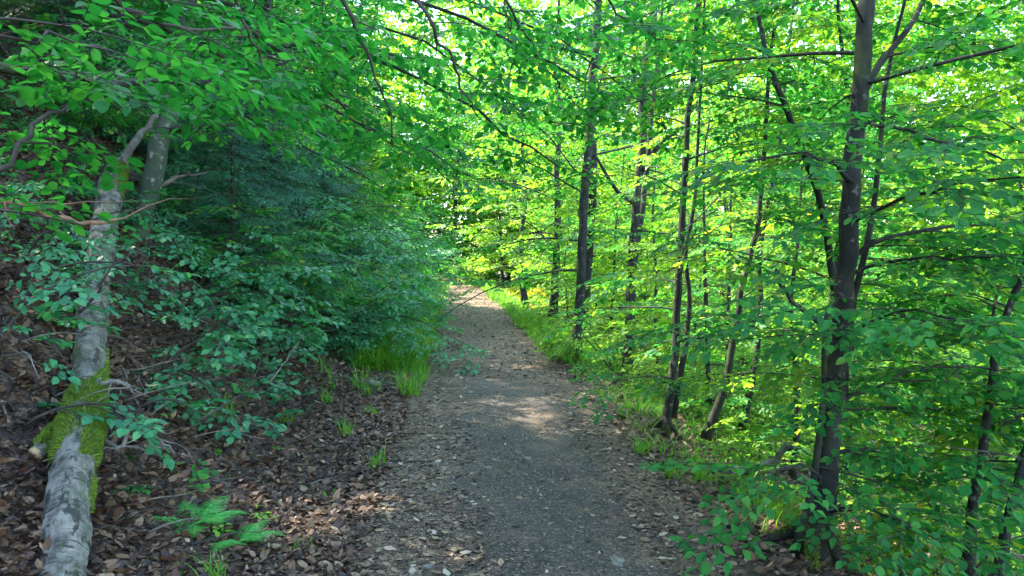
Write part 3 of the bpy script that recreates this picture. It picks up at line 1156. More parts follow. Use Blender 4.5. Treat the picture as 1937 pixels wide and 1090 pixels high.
# stones at the path edge
for k, (px, py, s, lab) in enumerate([(703, 733, .11, 'grey rounded stone at the path edge under the shade leaves'), (792, 742, .07, 'small dark stone lying at the edge of the gravel')]):
    b = ground_hit(px, py)
    rr = np.random.default_rng(k)
    g = Geo()
    th = np.linspace(0, math.pi, 9)
    ph = np.arange(14) * 2 * math.pi / 14
    v = np.stack([np.outer(np.sin(th), np.cos(ph)), np.outer(np.sin(th), np.sin(ph)) * .75, np.outer(np.cos(th), np.ones(14)) * .6], -1)
    v *= (1 + .08 * rr.normal(size=(9, 14, 1))) * s
    i_ = np.arange(8)[:, None] * 14
    j_ = np.arange(14)[None]
    f = np.stack([i_ + j_, i_ + 14 + j_, i_ + 14 + (j_ + 1) % 14, i_ + (j_ + 1) % 14], -1).reshape(-1, 4)
    g.add(v.reshape(-1, 3), [f])
    o = g.obj('stone', M_DEADWOOD)
    o.location = tuple(b + [0, 0, s * .3])
    tag(o, lab, 'stone')
b = ground_hit(764, 732)
g = Geo()
instance(g, litter_leaf, [(0, 0, .05)], rotmat(.6, .7, .9), .16)
o = g.obj('curled_leaf', plain_island_mat('red_leaf', [(0, (.10, .03, .025)), (1, (.12, .04, .03))], .7))
o.location = tuple(b)
tag(o, 'large curled reddish brown leaf standing up beside the stone', 'leaf')
# flat pale stones trodden into the gravel
rr = np.random.default_rng(88)
M_STONE = bark_mat('path_stone', (.07, .066, .052), (.12, .112, .088), (.20, .185, .145), 20, .3)
for i in range(46):
    d = 2.6 + 9 * rr.random() ** 1.6
    u = rr.uniform(-.55, .85)
    x = float(xc(d)) - u
    s = rr.uniform(.014, .036)
    g = Geo()
    n = 9
    a = np.arange(n) * 2 * math.pi / n
    ra = s * (1 + .22 * rr.normal(size=n))
    top = np.stack([ra * np.cos(a) * 1.3, ra * np.sin(a), np.full(n, s * .28)], -1)
    bot = top * [1.15, 1.15, 0] - [0, 0, s * .4]
    g.add(np.vstack([top, bot]), [np.arange(n)[None], np.stack([np.arange(n), n + np.arange(n), n + (np.arange(n) + 1) % n, (np.arange(n) + 1) % n], -1)])
    o = g.obj('flat_stone', M_STONE, smooth=False)
    o.location = (x, d, float(path_z(x, d)) + .002)
    o.rotation_euler = (rr.normal(0, .08), rr.normal(0, .08), rr.uniform(0, 6))
    tag(o, 'small flat pale stone trodden into the gravel path', 'stone', 'flat stones in the path')

# ------------------------------------------------------------------ ferns


def pinna_template():
    g = Geo()
    v, f = [], []
    n = 9
    for i in range(n):
        x = (i + .4) / n
        wdt = .11 * (1 - x) + .025
        for s in (1, -1):
            k = len(v)
            v += [(x - .035, 0, 0), (x + .05, 0, 0), (x + .075, s * wdt, -.02), (x + .01, s * wdt * .8, -.01)]
            f.append((k, k + 1, k + 2, k + 3) if s > 0 else (k, k + 3, k + 2, k + 1))
    k = len(v)
    v += [(0, -.012, .005), (1, 0, -.02), (0, .012, .005)]
    return Tm(v, [(np.array(f), 0), (np.array([(k, k + 1, k + 2)]), 0)])


PIN = pinna_template()


def fern(b, label, fronds, L, seed, group=None):
    rr = np.random.default_rng(seed)
    t = thing('fern', label, 'fern', b, group)
    for i in range(fronds):
        az = i * 6.283 / fronds + rr.normal(0, .25)
        l = L * rr.uniform(.75, 1.15)
        pts = limb_pts(rr, (0, 0, 0), az, rr.uniform(.55, .95), l, 16, 1.15, .03)
        g = Geo()
        tube(g, pts, np.linspace(.003, .0008, 16), 4, 0)
        q = resample(pts, 25)
        for j in range(4, 25):
            d = q[j] - q[j - 1]
            a = math.atan2(d[1], d[0])
            e = math.asin(np.clip(d[2] / np.linalg.norm(d), -1, 1))
            x = (j - 4) / 21
            sz = l * .34 * min(1, .45 + x * 3.5) * (1 - x) ** .8 + .006
            instance(g, PIN, [q[j], q[j]], rotmat([a + 1.15, a - 1.15], [-.18 + e * .2, -.18 + e * .2], [-e * .6, e * .6]), sz)
        g.obj('frond', M_FERN, t)
    return t


fern(ground_hit(372, 1000), 'bright green fern spreading on brown litter between the log and the path', 9, .31, 3)
fern(ground_hit(455, 1030), 'smaller fern with arching fronds on the path side of the larger fern', 7, .28, 4)
fern(ground_hit(745, 690), 'small pale fern at the foot of the tall grass verge', 6, .35, 5)

# ------------------------------------------------------------------ the near beech beside the slope


def px_tree(name, label, px, r0, seed, kind, leafmat, bark, top=8.0, limbs=(), group=None, second=None, **kw):
    p = PP(px)
    b = p[0].copy()
    d = p[-1] - p[-2]
    d = d / np.linalg.norm(d)
    ext = []
    q = p[-1].copy()
    while q[2] < top:
        d = d * .9 + np.array([0, 0, 1.0]) * .1
        q = q + d / np.linalg.norm(d) * .8
        ext.append(q.copy())
    tp = np.vstack([p] + [ext] if ext else [p]) - b
    ex = [(resample(PP(l), 10, np.random.default_rng(seed + i), .008) - b, r) for i, (l, r) in enumerate(limbs)]
    return make_tree(name, label, 'tree', b, tp, r0, seed, kind, leafmat, bark, extra=ex, group=group, **kw)


D = 4.3
A_LIMBS = [
    ([(1500, 1062, 4.25), (1528, 960, 4.25), (1542, 880, 4.25), (1552, 780, 4.25), (1560, 640, 4.2), (1580, 560, 4.2)], .027),
    ([(1596, 800, 4.35), (1603, 640, 4.4), (1622, 500, 4.4), (1650, 400, 4.4), (1665, 250, 4.4), (1682, 140, 4.45), (1705, 30, 4.5), (1725, -60, 4.5)], .022),
    ([(1592, 640, 4.3), (1540, 600, 4.15), (1500, 575, 4.0), (1478, 545, 3.9), (1466, 510, 3.8)], .018),
    ([(1606, 500, 4.3), (1650, 462, 4.35), (1740, 436, 4.4), (1850, 428, 4.6), (1960, 415, 4.8)], .017),
    ([(1608, 520, 4.3), (1700, 490, 4.1), (1800, 488, 3.9), (1900, 486, 3.7)], .012),
    ([(1624, 350, 4.3), (1592, 325, 4.2), (1562, 300, 4.1), (1500, 290, 3.9), (1420, 305, 3.7)], .016),
    ([(1626, 190, 4.3), (1665, 120, 4.4), (1720, 50, 4.5), (1760, -20, 4.6), (1800, -90, 4.7)], .026),
    ([(1588, 780, 4.3), (1680, 770, 4.5), (1770, 772, 4.8), (1870, 790, 5.1)], .011),
    ([(1590, 760, 4.3), (1660, 728, 4.4), (1740, 700, 4.6), (1830, 690, 4.9)], .013),
    ([(1556, 930, 4.25), (1540, 890, 4.0), (1500, 880, 3.8), (1440, 905, 3.6)], .010),
    ([(1560, 970, 4.3), (1620, 960, 4.0), (1700, 985, 3.7), (1790, 1040, 3.5)], .010),
    ([(1575, 860, 4.3), (1640, 850, 4.5), (1720, 890, 4.7), (1760, 960, 4.9)], .012),
    ([(1600, 640, 4.3), (1660, 600, 4.0), (1740, 590, 3.6), (1850, 620, 3.2)], .010),
    ([(1640, 230, 4.3), (1700, 240, 3.9), (1790, 270, 3.4), (1900, 300, 3.0)], .012),
    ([(1612, 420, 4.3), (1700, 380, 3.8), (1800, 350, 3.3), (1930, 330, 2.9)], .011)]
px_tree('beech_tree', 'dark grey beech with mossy twin stem on the slope edge of the path',
        [(1548, 1075, D), (1560, 900, D), (1576, 760, D), (1592, 640, D), (1600, 500, D), (1612, 330, D), (1625, 200, D), (1637, 60, D), (1645, -100, D)],
        .063, 60, 'near', M_BEECH, M_BARK, top=8.5, limbs=A_LIMBS, first=.42, count=22, length=2.3, gap=.24, sec=.7, sgap=.16, lthick=.6, sides=16, flare=.75, taper=.62, el=(-.05, .4), droop=.3)
# moss at its foot is part of the bark; the row of trees along the path
px_tree('slender_beech', 'slender dark stem with a sunlit spot low on its bark, across from the grey stone',
        [(1258, 830, 7.4), (1262, 780, 7.4), (1278, 660, 7.4), (1283, 540, 7.4), (1292, 400, 7.4), (1298, 270, 7.4), (1310, 150, 7.4), (1322, 20, 7.4), (1330, -80, 7.4)],
        .045, 62, 'mid', M_BEECH, M_BARK, top=8, bias=0, first=.12, count=22, length=2.0, gap=.28, sec=.7, sgap=.18, el=(-.05, .4))
px_tree('slender_beech', 'whip thin curved stem standing close against the slender dark stem',
        [(1272, 790, 7.6), (1298, 640, 7.6), (1304, 560, 7.6), (1296, 480, 7.6), (1312, 400, 7.6), (1318, 300, 7.6)],
        .03, 63, 'mid', M_BEECH, M_BARK, top=5.5, bias=0, first=.25, count=10, length=1.3, gap=.28, sec=.6, sgap=.18)
px_tree('straight_beech', 'straight grey roadside beech with a broad mossy foot rising from the path edge',
        [(1088, 690, 12), (1094, 620, 12), (1100, 500, 12), (1106, 380, 12), (1114, 250, 12), (1123, 120, 12), (1132, -10, 12)],
        .082, 64, 'mid', M_BEECH, M_BARK, top=11, first=.28, count=26, length=3.0, gap=.34, sec=1.0, sgap=.22, flare=.8, taper=.6)
px_tree('forked_beech', 'beech with a pale forked upper trunk just beyond the straight roadside beech',
        [(1188, 705, 12.6), (1192, 600, 12.6), (1197, 480, 12.6), (1206, 380, 12.6), (1214, 280, 12.6), (1216, 190, 12.6), (1224, 110, 12.6), (1234, 40, 12.6)],
        .082, 65, 'mid', M_BEECH, M_BARK, top=11, first=.3, count=24, length=3.0, gap=.34, sec=1.0, sgap=.22, flare=.6, taper=.5,
        limbs=[([(1196, 520, 12.6), (1212, 420, 12.7), (1226, 300, 12.8), (1236, 190, 12.9), (1246, 90, 13), (1256, -20, 13)], .06),
               ([(1210, 330, 12.6), (1250, 270, 12.4), (1290, 240, 12.2), (1330, 170, 12.0)], .045),
               ([(1208, 390, 12.6), (1165, 360, 12.4), (1130, 300, 12.3), (1100, 280, 12.2)], .04)])
px_tree('bent_sapling', 'bent dark sapling leaning away from the path between the twin stems and the slope beech',
        [(1335, 830, 7.0), (1368, 740, 7.0), (1385, 660, 7.0), (1396, 590, 7.0), (1404, 540, 7.0), (1432, 440, 7.0), (1440, 350, 7.0)],
        .038, 66, 'mid', M_BEECH, M_BARK, top=6, first=.2, count=14, length=1.5, gap=.26, sec=.6, sgap=.17)
px_tree('bent_sapling', 'thin mossy sapling a little down the slope from the bent dark one',
        [(1400, 840, 8.6), (1425, 700, 8.6), (1440, 600, 8.6), (1436, 480, 8.6), (1470, 300, 8.6), (1480, 210, 8.6)],
        .04, 67, 'mid', M_BRIGHT, M_BARK, top=6, first=.2, count=16, length=1.6, gap=.26, sec=.6, sgap=.17)
px_tree('arched_sapling', 'long arched pale stem bowing over from behind the slope beech',
        [(1600, 760, 6.4), (1560, 420, 6.2), (1490, 215, 6.0), (1460, 130, 5.9), (1440, 60, 5.9), (1425, -40, 5.9)],
        .032, 68, 'mid', M_BEECH, M_BARK, top=5, first=.3, count=12, length=1.5, gap=.28, sec=.6, sgap=.18)
px_tree('slope_sapling', 'straight young tree on the bright slope below the beech, forking near eye level',
        [(1828, 1110, 4.4), (1840, 960, 4.4), (1858, 850, 4.4), (1875, 740, 4.4), (1884, 660, 4.4), (1900, 600, 4.4), (1930, 530, 4.4), (1950, 440, 4.4)],
        .030, 69, 'near', M_BEECH, M_BARK, top=5, first=.15, count=13, length=1.1, gap=.24, sec=.5, sgap=.16,
        limbs=[([(1860, 840, 4.4), (1900, 805, 4.4), (1960, 775, 4.5)], .013), ([(1884, 660, 4.4), (1880, 610, 4.5), (1888, 560, 4.6), (1894, 480, 4.7)], .014)])
px_tree('slope_sapling', 'crooked sapling at the very edge of the view beside the straight young tree',
        [(1885, 1120, 4.1), (1905, 1000, 4.1), (1925, 920, 4.1), (1945, 830, 4.1), (1960, 700, 4.1)],
        .030, 70, 'near', M_BEECH, M_BARK, top=4.5, first=.2, count=10, length=1.0, gap=.24, sec=.5, sgap=.16)



def add_roots(label_start, r, n, seed, moss_n=2500):
    """spreading root flare with moss at the foot of a tree that is already built"""
    rr = np.random.default_rng(seed)
    t = next(o for o in bpy.data.objects if str(o.get('label', '')).startswith(label_start))
    b = np.array(t.location)
    gm = Geo()
    for i in range(n):
        az = i * 6.283 / n + rr.normal(0, .3)
        l = r * rr.uniform(3.0, 5.0)
        q = np.linspace(0, 1, 7)
        x, y = np.cos(az + .5 * q) * l * q, np.sin(az + .5 * q) * l * q
        zg = H(b[0] + x, b[1] + y) - b[2]
        z = zg + r * 2.6 * (1 - q) ** 2.2 + r * .25 * (1 - q) - .012 * q
        p = np.stack([x, y, z], -1)
        g_ = Geo()
        rad = r * (.62 - .48 * q)
        tube(g_, p, rad, 9, 0, rr, .05)
        g_.obj('root', M_BARK, t)
        moss_on(gm, p[::-1], rad[::-1], .1, .95, .2, 2.9, moss_n // n, rr, .014)
    gm.obj('moss', M_MOSS, t)


add_roots('dark grey beech with mossy', .085, 5, 1, 5000)
add_roots('straight grey roadside', .11, 5, 2, 3000)
add_roots('beech with a pale forked', .11, 5, 3, 2000)
add_roots('slender dark stem', .06, 4, 4, 1500)
# ------------------------------------------------------------------ leaning trunk on the bank, and the beeches that overhang the path
px_tree('leaning_beech', 'smooth green grey trunk leaning toward the path on the bank above the log',
        [(248, 490, 8.4), (262, 440, 8.4), (285, 350, 8.4), (305, 270, 8.4), (322, 200, 8.4), (333, 170, 8.4), (350, 60, 8.4), (368, -60, 8.4)],
        .118, 71, 'mid', M_BEECH, M_BARKG, top=10, first=.45, count=20, length=2.6, gap=.3, sec=.9, sgap=.2, flare=.3, taper=.55, bias=-.3,
        limbs=[([(318, 247, 8.4), (370, 240, 8.2), (430, 238, 8.0), (500, 245, 7.8), (570, 240, 7.6), (640, 268, 7.4)], .035),
               ([(333, 170, 8.4), (420, 120, 8.0), (520, 90, 7.6), (640, 80, 7.2), (760, 110, 6.8)], .04)])

rng = np.random.default_rng(90)
tb = np.array([-2.3, .4, H(-2.3, .4)])
t = thing('overhanging_beech', 'beech reaching long drooping dark leaved branches across the top of the view', 'tree', tb)
tp = np.array([(0, 0, 0), (.05, .05, 1.2), (.15, .15, 2.4), (.2, .3, 3.6), (.3, .4, 5.0), (.35, .4, 6.5), (.4, .5, 8.0)])
g = Geo()
tube(g, resample(tp, 20, rng, .01), trunk_radius(20, .15), 14, 0, rng, .03)
g.obj('trunk', M_BARKG, t)
cr = Crown(91, 'near')
boss = np.array([(.15, .15, 2.6), (.8, .9, 3.0), (1.7, 1.9, 3.2), (2.6, 2.8, 3.15), (3.3, 3.5, 3.0), (3.9, 4.2, 2.8)])
LIMB = [(boss, .05, 0)]
for px, r in [([(-330, 90, 1.9), (-120, 108, 2.1), (0, 122, 2.3), (75, 128, 2.4), (130, 142, 2.5), (240, 168, 2.7), (310, 152, 2.9), (370, 152, 3.1), (480, 140, 3.4), (600, 95, 3.8)], .020),
              ([(-300, 420, 1.9), (-60, 380, 2.1), (15, 330, 2.25), (45, 270, 2.35), (78, 222, 2.45), (140, 195, 2.6), (200, 160, 2.7), (290, 120, 2.9)], .011),
              ([(560, -120, 2.9), (610, -40, 3.0), (655, 25, 3.1), (693, 85, 3.2), (712, 150, 3.3), (728, 200, 3.4), (745, 275, 3.5)], .011),
              ([(750, -110, 3.2), (795, 5, 3.3), (830, 75, 3.4), (862, 130, 3.5), (880, 180, 3.6), (905, 225, 3.7)], .011),
              ([(930, -110, 3.5), (955, 20, 3.6), (960, 100, 3.7), (966, 195, 3.8)], .006),
              ([(430, -100, 2.7), (455, 20, 2.8), (480, 75, 2.9), (492, 130, 3.0), (470, 190, 3.0)], .008),
              ([(160, -120, 2.2), (220, 0, 2.3), (300, 40, 2.5), (400, 60, 2.8), (520, 40, 3.2)], .011),
              ([(480, 60, 3.2), (560, 120, 3.7), (640, 200, 4.2), (720, 260, 4.7), (800, 300, 5.2)], .011),
              ([(900, -100, 3.9), (980, 40, 4.2), (1040, 140, 4.5), (1100, 210, 4.8)], .009),
              ([(1060, -110, 3.6), (1130, -20, 3.6), (1190, 40, 3.6), (1250, 75, 3.6)], .009)]:
    LIMB.append((PP(px) - tb, r, 1))
LIMB.append((PP([(-260, 20, 1.7), (-60, 50, 1.8), (120, 82, 2.0), (260, 118, 2.2), (380, 135, 2.4)]) - tb, .006, 1))
for pts, r, dress in LIMB:
    s = resample(pts, 16, rng, .012)
    gg = Geo()
    tube(gg, s, np.linspace(r, r * .3, 16), 7, 0, rng, .05)
    gg.obj('limb', M_BARK if r > .015 else M_TWIG, t)
    if dress:
        cr.clothe(s, .16, .19, .40, .15, .0040, spread=.9, droop=.25, size=.85)
for pts, r in auto_limbs(rng, tp, .15, .45, 16, 2.8, (.1, .5), -.2, .3):
    if pts[:, 2].min() + tb[2] > 3.2:
        cr.clothe(pts, .15, .3, .9, .2, .006)
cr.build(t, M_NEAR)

# arch of beeches on both sides: each planted on its own spot
CASC = [  # x, y, height, radius, seed, leaf, label, bias
    (-5.4, 4.2, 12., .14, 100, M_NEAR, 'beech added high on the bank to shade the fallen log and boughs', 0.0),  # added out of frame to keep sun off the overhanging leaves
    (-9.4, 8.0, 12.5, .15, 110, M_BEECH, 'tall beech added for shade on the upper bank, outermost above the log', 0.0),  # this and the next tall ones are added to block sun
    (-9.8, 12.2, 12.5, .15, 111, M_BEECH, 'tall beech added for shade on the upper bank behind the snapped stem', 0.0),
    (-9.6, 16.4, 12.5, .15, 112, M_BEECH, 'tall beech added for shade on the upper bank above the spruces', 0.0),
    (-5.6, 6.2, 9.0, .13, 101, M_NEAR, 'beech hidden behind the leaf curtain, rooted on the bank above the log', 0.0),
    (-7.0, 9.6, 10., .13, 102, M_BEECH, 'beech up the bank whose boughs reach past the leaning trunk', 0.0),
    (-4.6, 15.0, 11., .10, 103, M_BEECH, 'beech among the shade shrubs where the grass verge begins', 0.0),
    (-5.2, 21., 11., .14, 104, M_BEECH, 'beech above the far end of the grass verge', 0.0),
    (1.6, 17.5, 11., .13, 105, M_BEECH, 'beech third along the row past the forked trunk', 3.14),
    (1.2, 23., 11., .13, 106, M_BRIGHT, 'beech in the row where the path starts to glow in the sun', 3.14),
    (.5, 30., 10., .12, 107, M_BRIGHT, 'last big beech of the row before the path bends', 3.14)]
BOUGH = {101: [[(60, -60, 5.6), (260, 30, 5.8), (450, 120, 6.0), (640, 210, 6.2), (800, 290, 6.4), (900, 340, 6.6)],
               [(100, -100, 5.4), (350, -20, 5.4), (600, 70, 5.4), (800, 150, 5.5), (950, 240, 5.6), (1060, 310, 5.8)],
               [(300, -140, 5.0), (600, -60, 5.0), (800, 0, 5.0), (960, 70, 5.1), (1090, 150, 5.2)]],
         102: [[(200, 0, 8.6), (430, 90, 8.4), (640, 190, 8.2), (780, 280, 8.0), (880, 360, 8.0)],
               [(200, -90, 8.6), (500, -20, 8.2), (760, 60, 8.0), (920, 160, 7.8), (1040, 260, 7.8), (1120, 350, 7.8)],
               [(120, 60, 8.9), (330, 150, 9.0), (520, 250, 9.2), (660, 320, 9.4), (760, 380, 9.6)],
               [(300, -140, 7.6), (700, -60, 7.0), (900, 10, 6.8), (1080, 90, 6.6), (1200, 180, 6.6)]]}
for x, y, h, r, sd_, lm, lab, bias in CASC:
    rr = np.random.default_rng(sd_)
    b = np.array([x, y, float(H(x, y)) - .05])
    n = 8
    tp = np.stack([np.cumsum(rr.normal(0, .09, n)), np.cumsum(rr.normal(0, .09, n)), np.linspace(0, h, n)], -1)
    tp[0, :2] = 0
    ex = [(resample(np.vstack([[tp[3] if j != 2 else tp[4]], PP(q) - b]), 14, rr, .02), .020) for j, q in enumerate(BOUGH.get(sd_, []))]
    make_tree('overhead_beech' if bias == 0 else 'row_beech', lab, 'tree', b, tp, r, sd_, 'mid' if y < 16 and x > -8 else 'far', lm, M_BARK, first=.17, count=44 if x < -8 else 28, length=4.6 if x < -5.5 and y < 10 else 3.3,
              gap=.34 if y < 16 else .45, sec=1.0, sgap=.2 if y < 16 else .3, bias=bias, droop=.55, el=(.0, .5), tsides=4 if y < 16 else 3, shape=.55, extra=ex)

# ------------------------------------------------------------------ shrubs


def make_shrub(name, label, b, seed, kind, leafmat, h=1.4, stems=5, rad=1.0, gap=.2, sec=.55, sgap=.15, group=None, size=1.0, lean=None, thin=1.0):
    rr = np.random.default_rng(seed)
    t = thing(name, label, 'shrub', b, group)
    cr = Crown(seed + 1, kind)
    for i in range(stems):
        az = i * 6.283 / stems + rr.normal(0, .4)
        if lean is not None:
            az = lean + rr.normal(0, .7)
        l = h * rr.uniform(.8, 1.25)
        s = limb_pts(rr, (.05 * math.cos(az), .05 * math.sin(az), -.03), az, rr.uniform(.65, 1.35), l * 1.25, 8, 1.0 * rad, .14)
        gg = Geo()
        tube(gg, s, np.linspace(.013 * h ** .5, .004, 8), 6, 0, rr, .04)
        gg.obj('stem', M_TWIG, t)
        cr.clothe(s, .22, gap / thin, sec, sgap, .0045, droop=.35, up=.1, size=size)
    cr.build(t, leafmat, 'foliage')
    return t


SHR = [  # px, py of the base, kind, mat, h, stems, thin, label
    (20, 800, 'near_round', M_SHADE, .50, 3, .6, 'broad leaved shade shrub between the frame edge and the mossy log'),
    (232, 770, 'near_round', M_SHADE, .42, 3, .55, 'blue green shade shrub pushing up against the path side of the log'),
    (-30, 660, 'mid_round', M_SHADE, .8, 4, .7, 'shade shrub highest beside the log near the edge of the view'),
    (300, 700, 'mid_round', M_SHADE, .6, 4, .7, 'drooping shade shrub over the litter two paces from the log'),
    (470, 640, 'mid_round', M_SHADE, .8, 5, .8, 'wide low shrub whose leaves shine pale over the dead twigs'),
    (600, 640, 'mid_round', M_SHADE, .8, 6, .9, 'shade shrub with layered leaves between the dead twigs and the verge'),
    (655, 670, 'mid_round', M_SHADE, .5, 5, .9, 'low shrub spreading out over the litter toward the grey stone'),
    (330, 600, 'mid_round', M_SHADE, .95, 5, .8, 'shrub filling the bank below the leaning trunk'),
    (500, 580, 'mid', M_SHADE, 1.2, 6, 1, 'tall shade shrub in front of the dark spruce'),
    (620, 590, 'mid', M_SHADE, 1.4, 6, 1, 'dense shrub between the spruce and the grass verge'),
    (700, 610, 'mid', M_SHADE, 1.4, 6, 1, 'dense blue green shrub right behind the grass verge'),
    (735, 587, 'mid', M_SHADE, 1.5, 6, 1, 'shrub arching over the middle of the grass verge'),
    (770, 562, 'mid', M_BEECH, 1.6, 6, 1, 'shrub that closes the verge where the path narrows'),
    (400, 540, 'mid', M_BEECH, 1.2, 6, .9, 'brighter green shrub beside the foot of the spruce'),
    (90, 480, 'mid', M_SHADE, .7, 4, .7, 'small leafy shrub on the litter slope behind the log'),
    (20, 530, 'mid', M_SHADE, .7, 4, .7, 'thin leafy shrub at the edge of view on the litter slope'),
    (60, 230, 'mid', M_BEECH, 1.2, 5, .9, 'green shrub high on the bank below the snapped stem'),
    (190, 250, 'mid', M_SHADE, 1.2, 5, .9, 'shade shrub high on the bank behind the end of the log'),
    (400, 400, 'mid', M_SHADE, 1.2, 5, .8, 'cool green shrub behind the leaning trunk on the bank'),
    (795, 542, 'mid', M_BEECH, 1.6, 6, 1, 'farthest shrub of the shaded side next to the sunlit bend')]
for i, (px, py, kd, lm, h, ns, th, lab) in enumerate(SHR):
    b = ground_hit(px, py)
    make_shrub('shade_shrub', lab, b, 200 + i * 3, kd, lm, h, ns, lean=(-.3 if 5.5 < b[1] < 9 else None), rad=1.1,
               gap=.17 if h < 1.2 else .2, sec=.42 if h < 1.1 else .7, sgap=.14, thin=th, size=.82 if h < 1.1 else 1)

sg0 = make_shrub('sprig', '', (0, 0, 0), 350, 'near_round', M_GRASS, .07, 2, sec=.05, gap=.08, sgap=.08, size=.3)
rr = np.random.default_rng(351)
for i in range(26):
    px, py = rr.uniform(240, 760), rr.uniform(780, 1070)
    b = ground_hit(px, py)
    lab = 'tiny green sprig poking up through the brown litter'
    if i == 0:
        sg0.location = tuple(b)
        sg0['label'], sg0['group'] = lab, 'green sprigs in the litter'
    else:
        copy_thing(sg0, b, rr.uniform(0, 6.28), rr.uniform(.6, 1.4), lab, 'green sprigs in the litter')

# thicket that climbs the shaded bank
BS = [make_shrub('bank_shrub', '', (0, 0, 0), 900 + i * 5, 'mid', M_SHADE if i != 1 else M_BEECH, 1.7, 6, sec=.75, gap=.18, sgap=.15) for i in range(3)]
BANKSH = [(2.1, 11.5), (2.9, 10.6), (3.6, 9.6), (2.4, 13.4), (3.3, 12.4), (4.2, 11.2), (2.2, 15.6), (3.2, 15), (4.3, 13.8), (2.0, 17.8), (3.0, 17.6), (4.1, 17), (5.2, 15.4), (2.0, 20.5), (3.2, 21), (4.6, 20), (2.0, 23.5),
          (3.2, 24.5), (4.8, 24), (2.0, 27), (3.5, 28), (5.5, 28), (2.1, 31), (3.6, 33), (2.2, 36), (4, 38), (2.4, 41), (6.2, 18.5), (7, 22), (5.4, 12.6), (6.2, 10.6), (7.4, 13.6), (8.5, 17), (8, 10)]
rr = np.random.default_rng(901)
for i, (u, y) in enumerate(BANKSH):
    u += .3 + .55 * min(1, max(0, (y - 12) / 8))
    x = float(xc(y)) - u
    lab = 'leafy blue green shrub in the dense thicket climbing the shaded bank'
    if i < 3:
        o = BS[i]
        o.location = (x, y, float(H(x, y)) - .03)
        o['label'], o['group'] = lab, 'thicket shrubs on the shaded bank'
    else:
        copy_thing(BS[i % 3], (x, y, float(H(x, y)) - .03), rr.uniform(0, 6.28), rr.uniform(.8, 1.35), lab, 'thicket shrubs on the shaded bank')

# seedling on the litter
b = ground_hit(318, 862)
make_shrub('beech_seedling', 'tiny fresh seedling of few round leaves on litter beyond the fern', b, 333, 'near_round', M_BEECH, .18, 3, sec=.1, gap=.12, sgap=.1, size=.62)
b = ground_hit(195, 905)
make_shrub('beech_seedling', 'little seedling sprouting against the path side of the log below the moss', b, 334, 'near_round', M_BEECH, .08, 2, sec=.06, gap=.1, sgap=.1, size=.35)
make_shrub('slope_shrub', 'leafy shoot between the slope beech and the straight young tree', P(1790, 1150, 4.2), 337, 'near_round', M_BEECH, .55, 3, sec=.3, gap=.22, sgap=.18, size=.75)

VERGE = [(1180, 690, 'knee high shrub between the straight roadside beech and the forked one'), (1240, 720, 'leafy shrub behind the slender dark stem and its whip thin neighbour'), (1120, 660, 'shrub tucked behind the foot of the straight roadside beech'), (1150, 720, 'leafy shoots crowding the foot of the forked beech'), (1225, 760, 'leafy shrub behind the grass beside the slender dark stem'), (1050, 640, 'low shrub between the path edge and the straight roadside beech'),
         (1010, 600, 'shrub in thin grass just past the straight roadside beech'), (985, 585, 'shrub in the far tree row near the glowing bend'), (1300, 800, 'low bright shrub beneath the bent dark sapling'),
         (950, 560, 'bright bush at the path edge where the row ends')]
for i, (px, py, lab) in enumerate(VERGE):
    make_shrub('verge_shrub', lab, ground_hit(px + 25, py), 400 + i * 3, 'mid', M_GLOWTINT if i in (7, 9) else M_BRIGHT if i > 1 else M_BEECH, .75 + .09 * i, 5, sec=.55, gap=.2)

# ------------------------------------------------------------------ spruces


def needle_template(seed):
    rr = np.random.default_rng(seed)
    g = Geo()
    L = .42
    axes = [((0, 0, 0), (1, 0, -.12), L)]
    for s in (1, -1):
        for t in np.arange(.15, .95, .16):
            a = s * rr.uniform(.7, .95)
            axes.append(((t * L, 0, -.12 * t * L), (math.cos(a), math.sin(a), -.12), L * (1 - t) * .62 + .03))
    V = []
    for o, d, l in axes:
        o, d = np.array(o), np.array(d)
        d = d / np.linalg.norm(d)
        k = max(5, int(l / .008))
        q = np.linspace(.02, 1, k)
        p = o + q[:, None] * d * l
        sd_ = np.cross(d, [0, 0, 1.0])
        for s in (1, -1):
            tip = p + .018 * (d * .75 + s * sd_ * .7 + np.array([0, 0, 1]) * rr.uniform(-.15, .5, (k, 1)))
            V.append(np.stack([p - d * .0022, p + d * .0022, tip], 1))
    v = np.concatenate(V).reshape(-1, 3)
    return Tm(v, [(np.arange(len(v)).reshape(-1, 3), 0)])


NEED = [needle_template(s) for s in (1, 2)]


